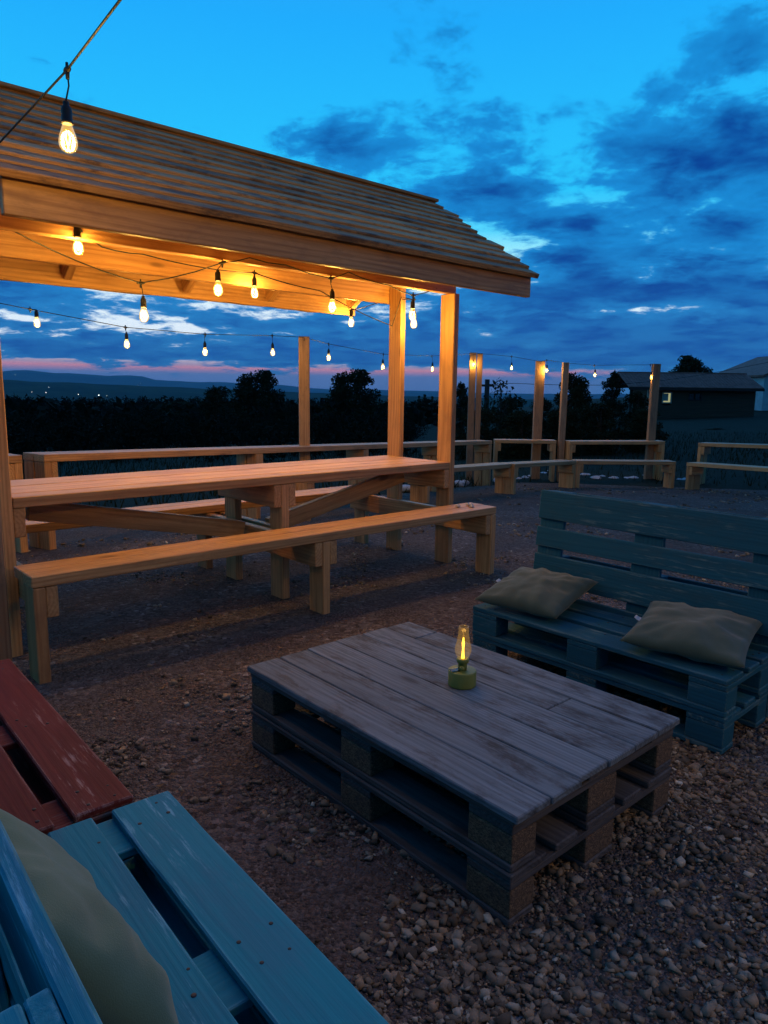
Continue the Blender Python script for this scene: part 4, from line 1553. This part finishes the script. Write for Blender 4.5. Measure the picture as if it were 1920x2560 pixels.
# white house at the right edge
HB = at_y(*z5(1578, 350), 56)
WB = Matrix.Translation((HB.x + .75, 56, 0))
white = empty('white_house', WB @ Matrix.Translation((4, 3, terrain(30, 56))), 'pale rendered house gable beyond the end of the cabin', 'house')
gz2 = terrain(30, 56) - .5
ez2 = at_y(*z5(1590, 348), 56).z
sl = .42
V_ = [(0, 0, gz2), (8, 0, gz2), (8, 0, ez2), (4, 0, ez2 + 4 * sl), (0, 0, ez2)]
V_ += [(x, y + 9, z) for x, y, z in V_]
F_ = [(0, 1, 2, 3, 4), (9, 8, 7, 6, 5)] + [(i, 5 + i, 5 + (i + 1) % 5, (i + 1) % 5) for i in range(5)]
obj('wall', mesh_of('wall', V_, F_, M_RENDER), WB, white)
for s in (0, 1):
    xs_ = (-.3, 4.02) if s == 0 else (8.3, 3.98)
    za, zb2 = ez2 - .3 * sl, ez2 + 4 * sl
    V_ = [(xs_[0], -.4, za + .03), (xs_[1], -.4, zb2 + .03), (xs_[1], 9.4, zb2 + .03), (xs_[0], 9.4, za + .03)]
    V_ += [(x, y, z + .14) for x, y, z in V_]
    F_ = [(0, 1, 2, 3), (7, 6, 5, 4)] + [(i, 4 + i, 4 + (i + 1) % 4, (i + 1) % 4) for i in range(4)]
    obj('roof_slope', mesh_of('roof_slope', V_, F_, M_TILE), WB, white)
obj('wall_lamp', box_mesh(.25, .2, .3, M_DARK, .02), WB @ Matrix.Translation((1.5, -.12, ez2 - .55)), white)

# utility pole and its wire
pole_t = at_y(*z4(1441, 718), 30)
pole = empty('utility_pole', Matrix.Translation((pole_t.x, pole_t.y, terrain(pole_t.x, pole_t.y))), 'thin dark utility pole top showing beside the double timber post', 'pole')
tube('mast', [(pole_t.x, pole_t.y, terrain(pole_t.x, pole_t.y) - .5), (pole_t.x, pole_t.y, pole_t.z)], [.13, .10], M_DARK, pole, 10)
obj('crossarm', box_mesh(.5, .09, .09, M_DARK, .01), Matrix.Translation((pole_t.x, pole_t.y, pole_t.z - .25)), pole)
wire = [pole_t - Vector((0, 0, .2))] + [at_y(*z5(*q), 30 + 0.004 * q[0]) for q in ((60, 398), (200, 404), (400, 409), (600, 409), (800, 398), (1000, 380), (1200, 352), (1400, 317), (1659, 266), (2100, 160))]
cable('overhead_wire', wire, 'thin black overhead wire sagging across the dusk sky in front of the cabin', 'cable', [], rad=.011)

# far lights in the valley
for k, (px, py, s) in enumerate(((115, 981, 1.6), (122, 968, 1.0), (196, 986, 1.6), (247, 988, 2.4), (267, 989, 1.0), (80, 980, 1.0), (352, 958, 1.4), (345, 963, 1.2), (556, 976, 1.8), (566, 976, 1.5), (590, 977, 1.6), (596, 978, 1.4), (38, 937, 1.0))):
    Dk = 1900 if py > 966 and px < 400 else 3200
    p = at_y(px, py, Dk)
    me = lathe_mesh('far_lamp', [(.15 * s, -.35 * s), (.5 * s, -.2 * s), (.52 * s, .2 * s), (.15 * s, .4 * s)], None, 8)
    me.materials.append(bpy.data.materials.get('far_lamp_glow') or emit_mat('far_lamp_glow', (1, .93, .78), 5.0))
    tag(obj('valley_lamp', me, Matrix.Translation(p)), 'tiny white point of light in the dark valley', 'lamp', 'lights of the far valley')

# ------------------------------------------------------------------ evening haze
hz, t, b = new_mat('evening_haze')
t.n.remove(b)
pv = t.new('ShaderNodeVolumePrincipled')
pv.inputs['Color'].default_value = (.50, .74, 1.0, 1)
pv.inputs['Density'].default_value = 4.5e-5
pv.inputs['Anisotropy'].default_value = .2
t.l.new(pv.outputs[0], t.n['Material Output'].inputs['Volume'])
hb = 27500
V_ = [(x, y, z) for z in (-114, 560) for x, y in ((-hb, -hb), (hb, -hb), (hb, hb), (-hb, hb))]
F_ = [(0, 3, 2, 1), (4, 5, 6, 7), (0, 1, 5, 4), (1, 2, 6, 5), (2, 3, 7, 6), (3, 0, 4, 7)]
tag(obj('haze', mesh_of('haze', V_, F_, hz)), 'thin evening haze over the valley', 'haze', kind='stuff')
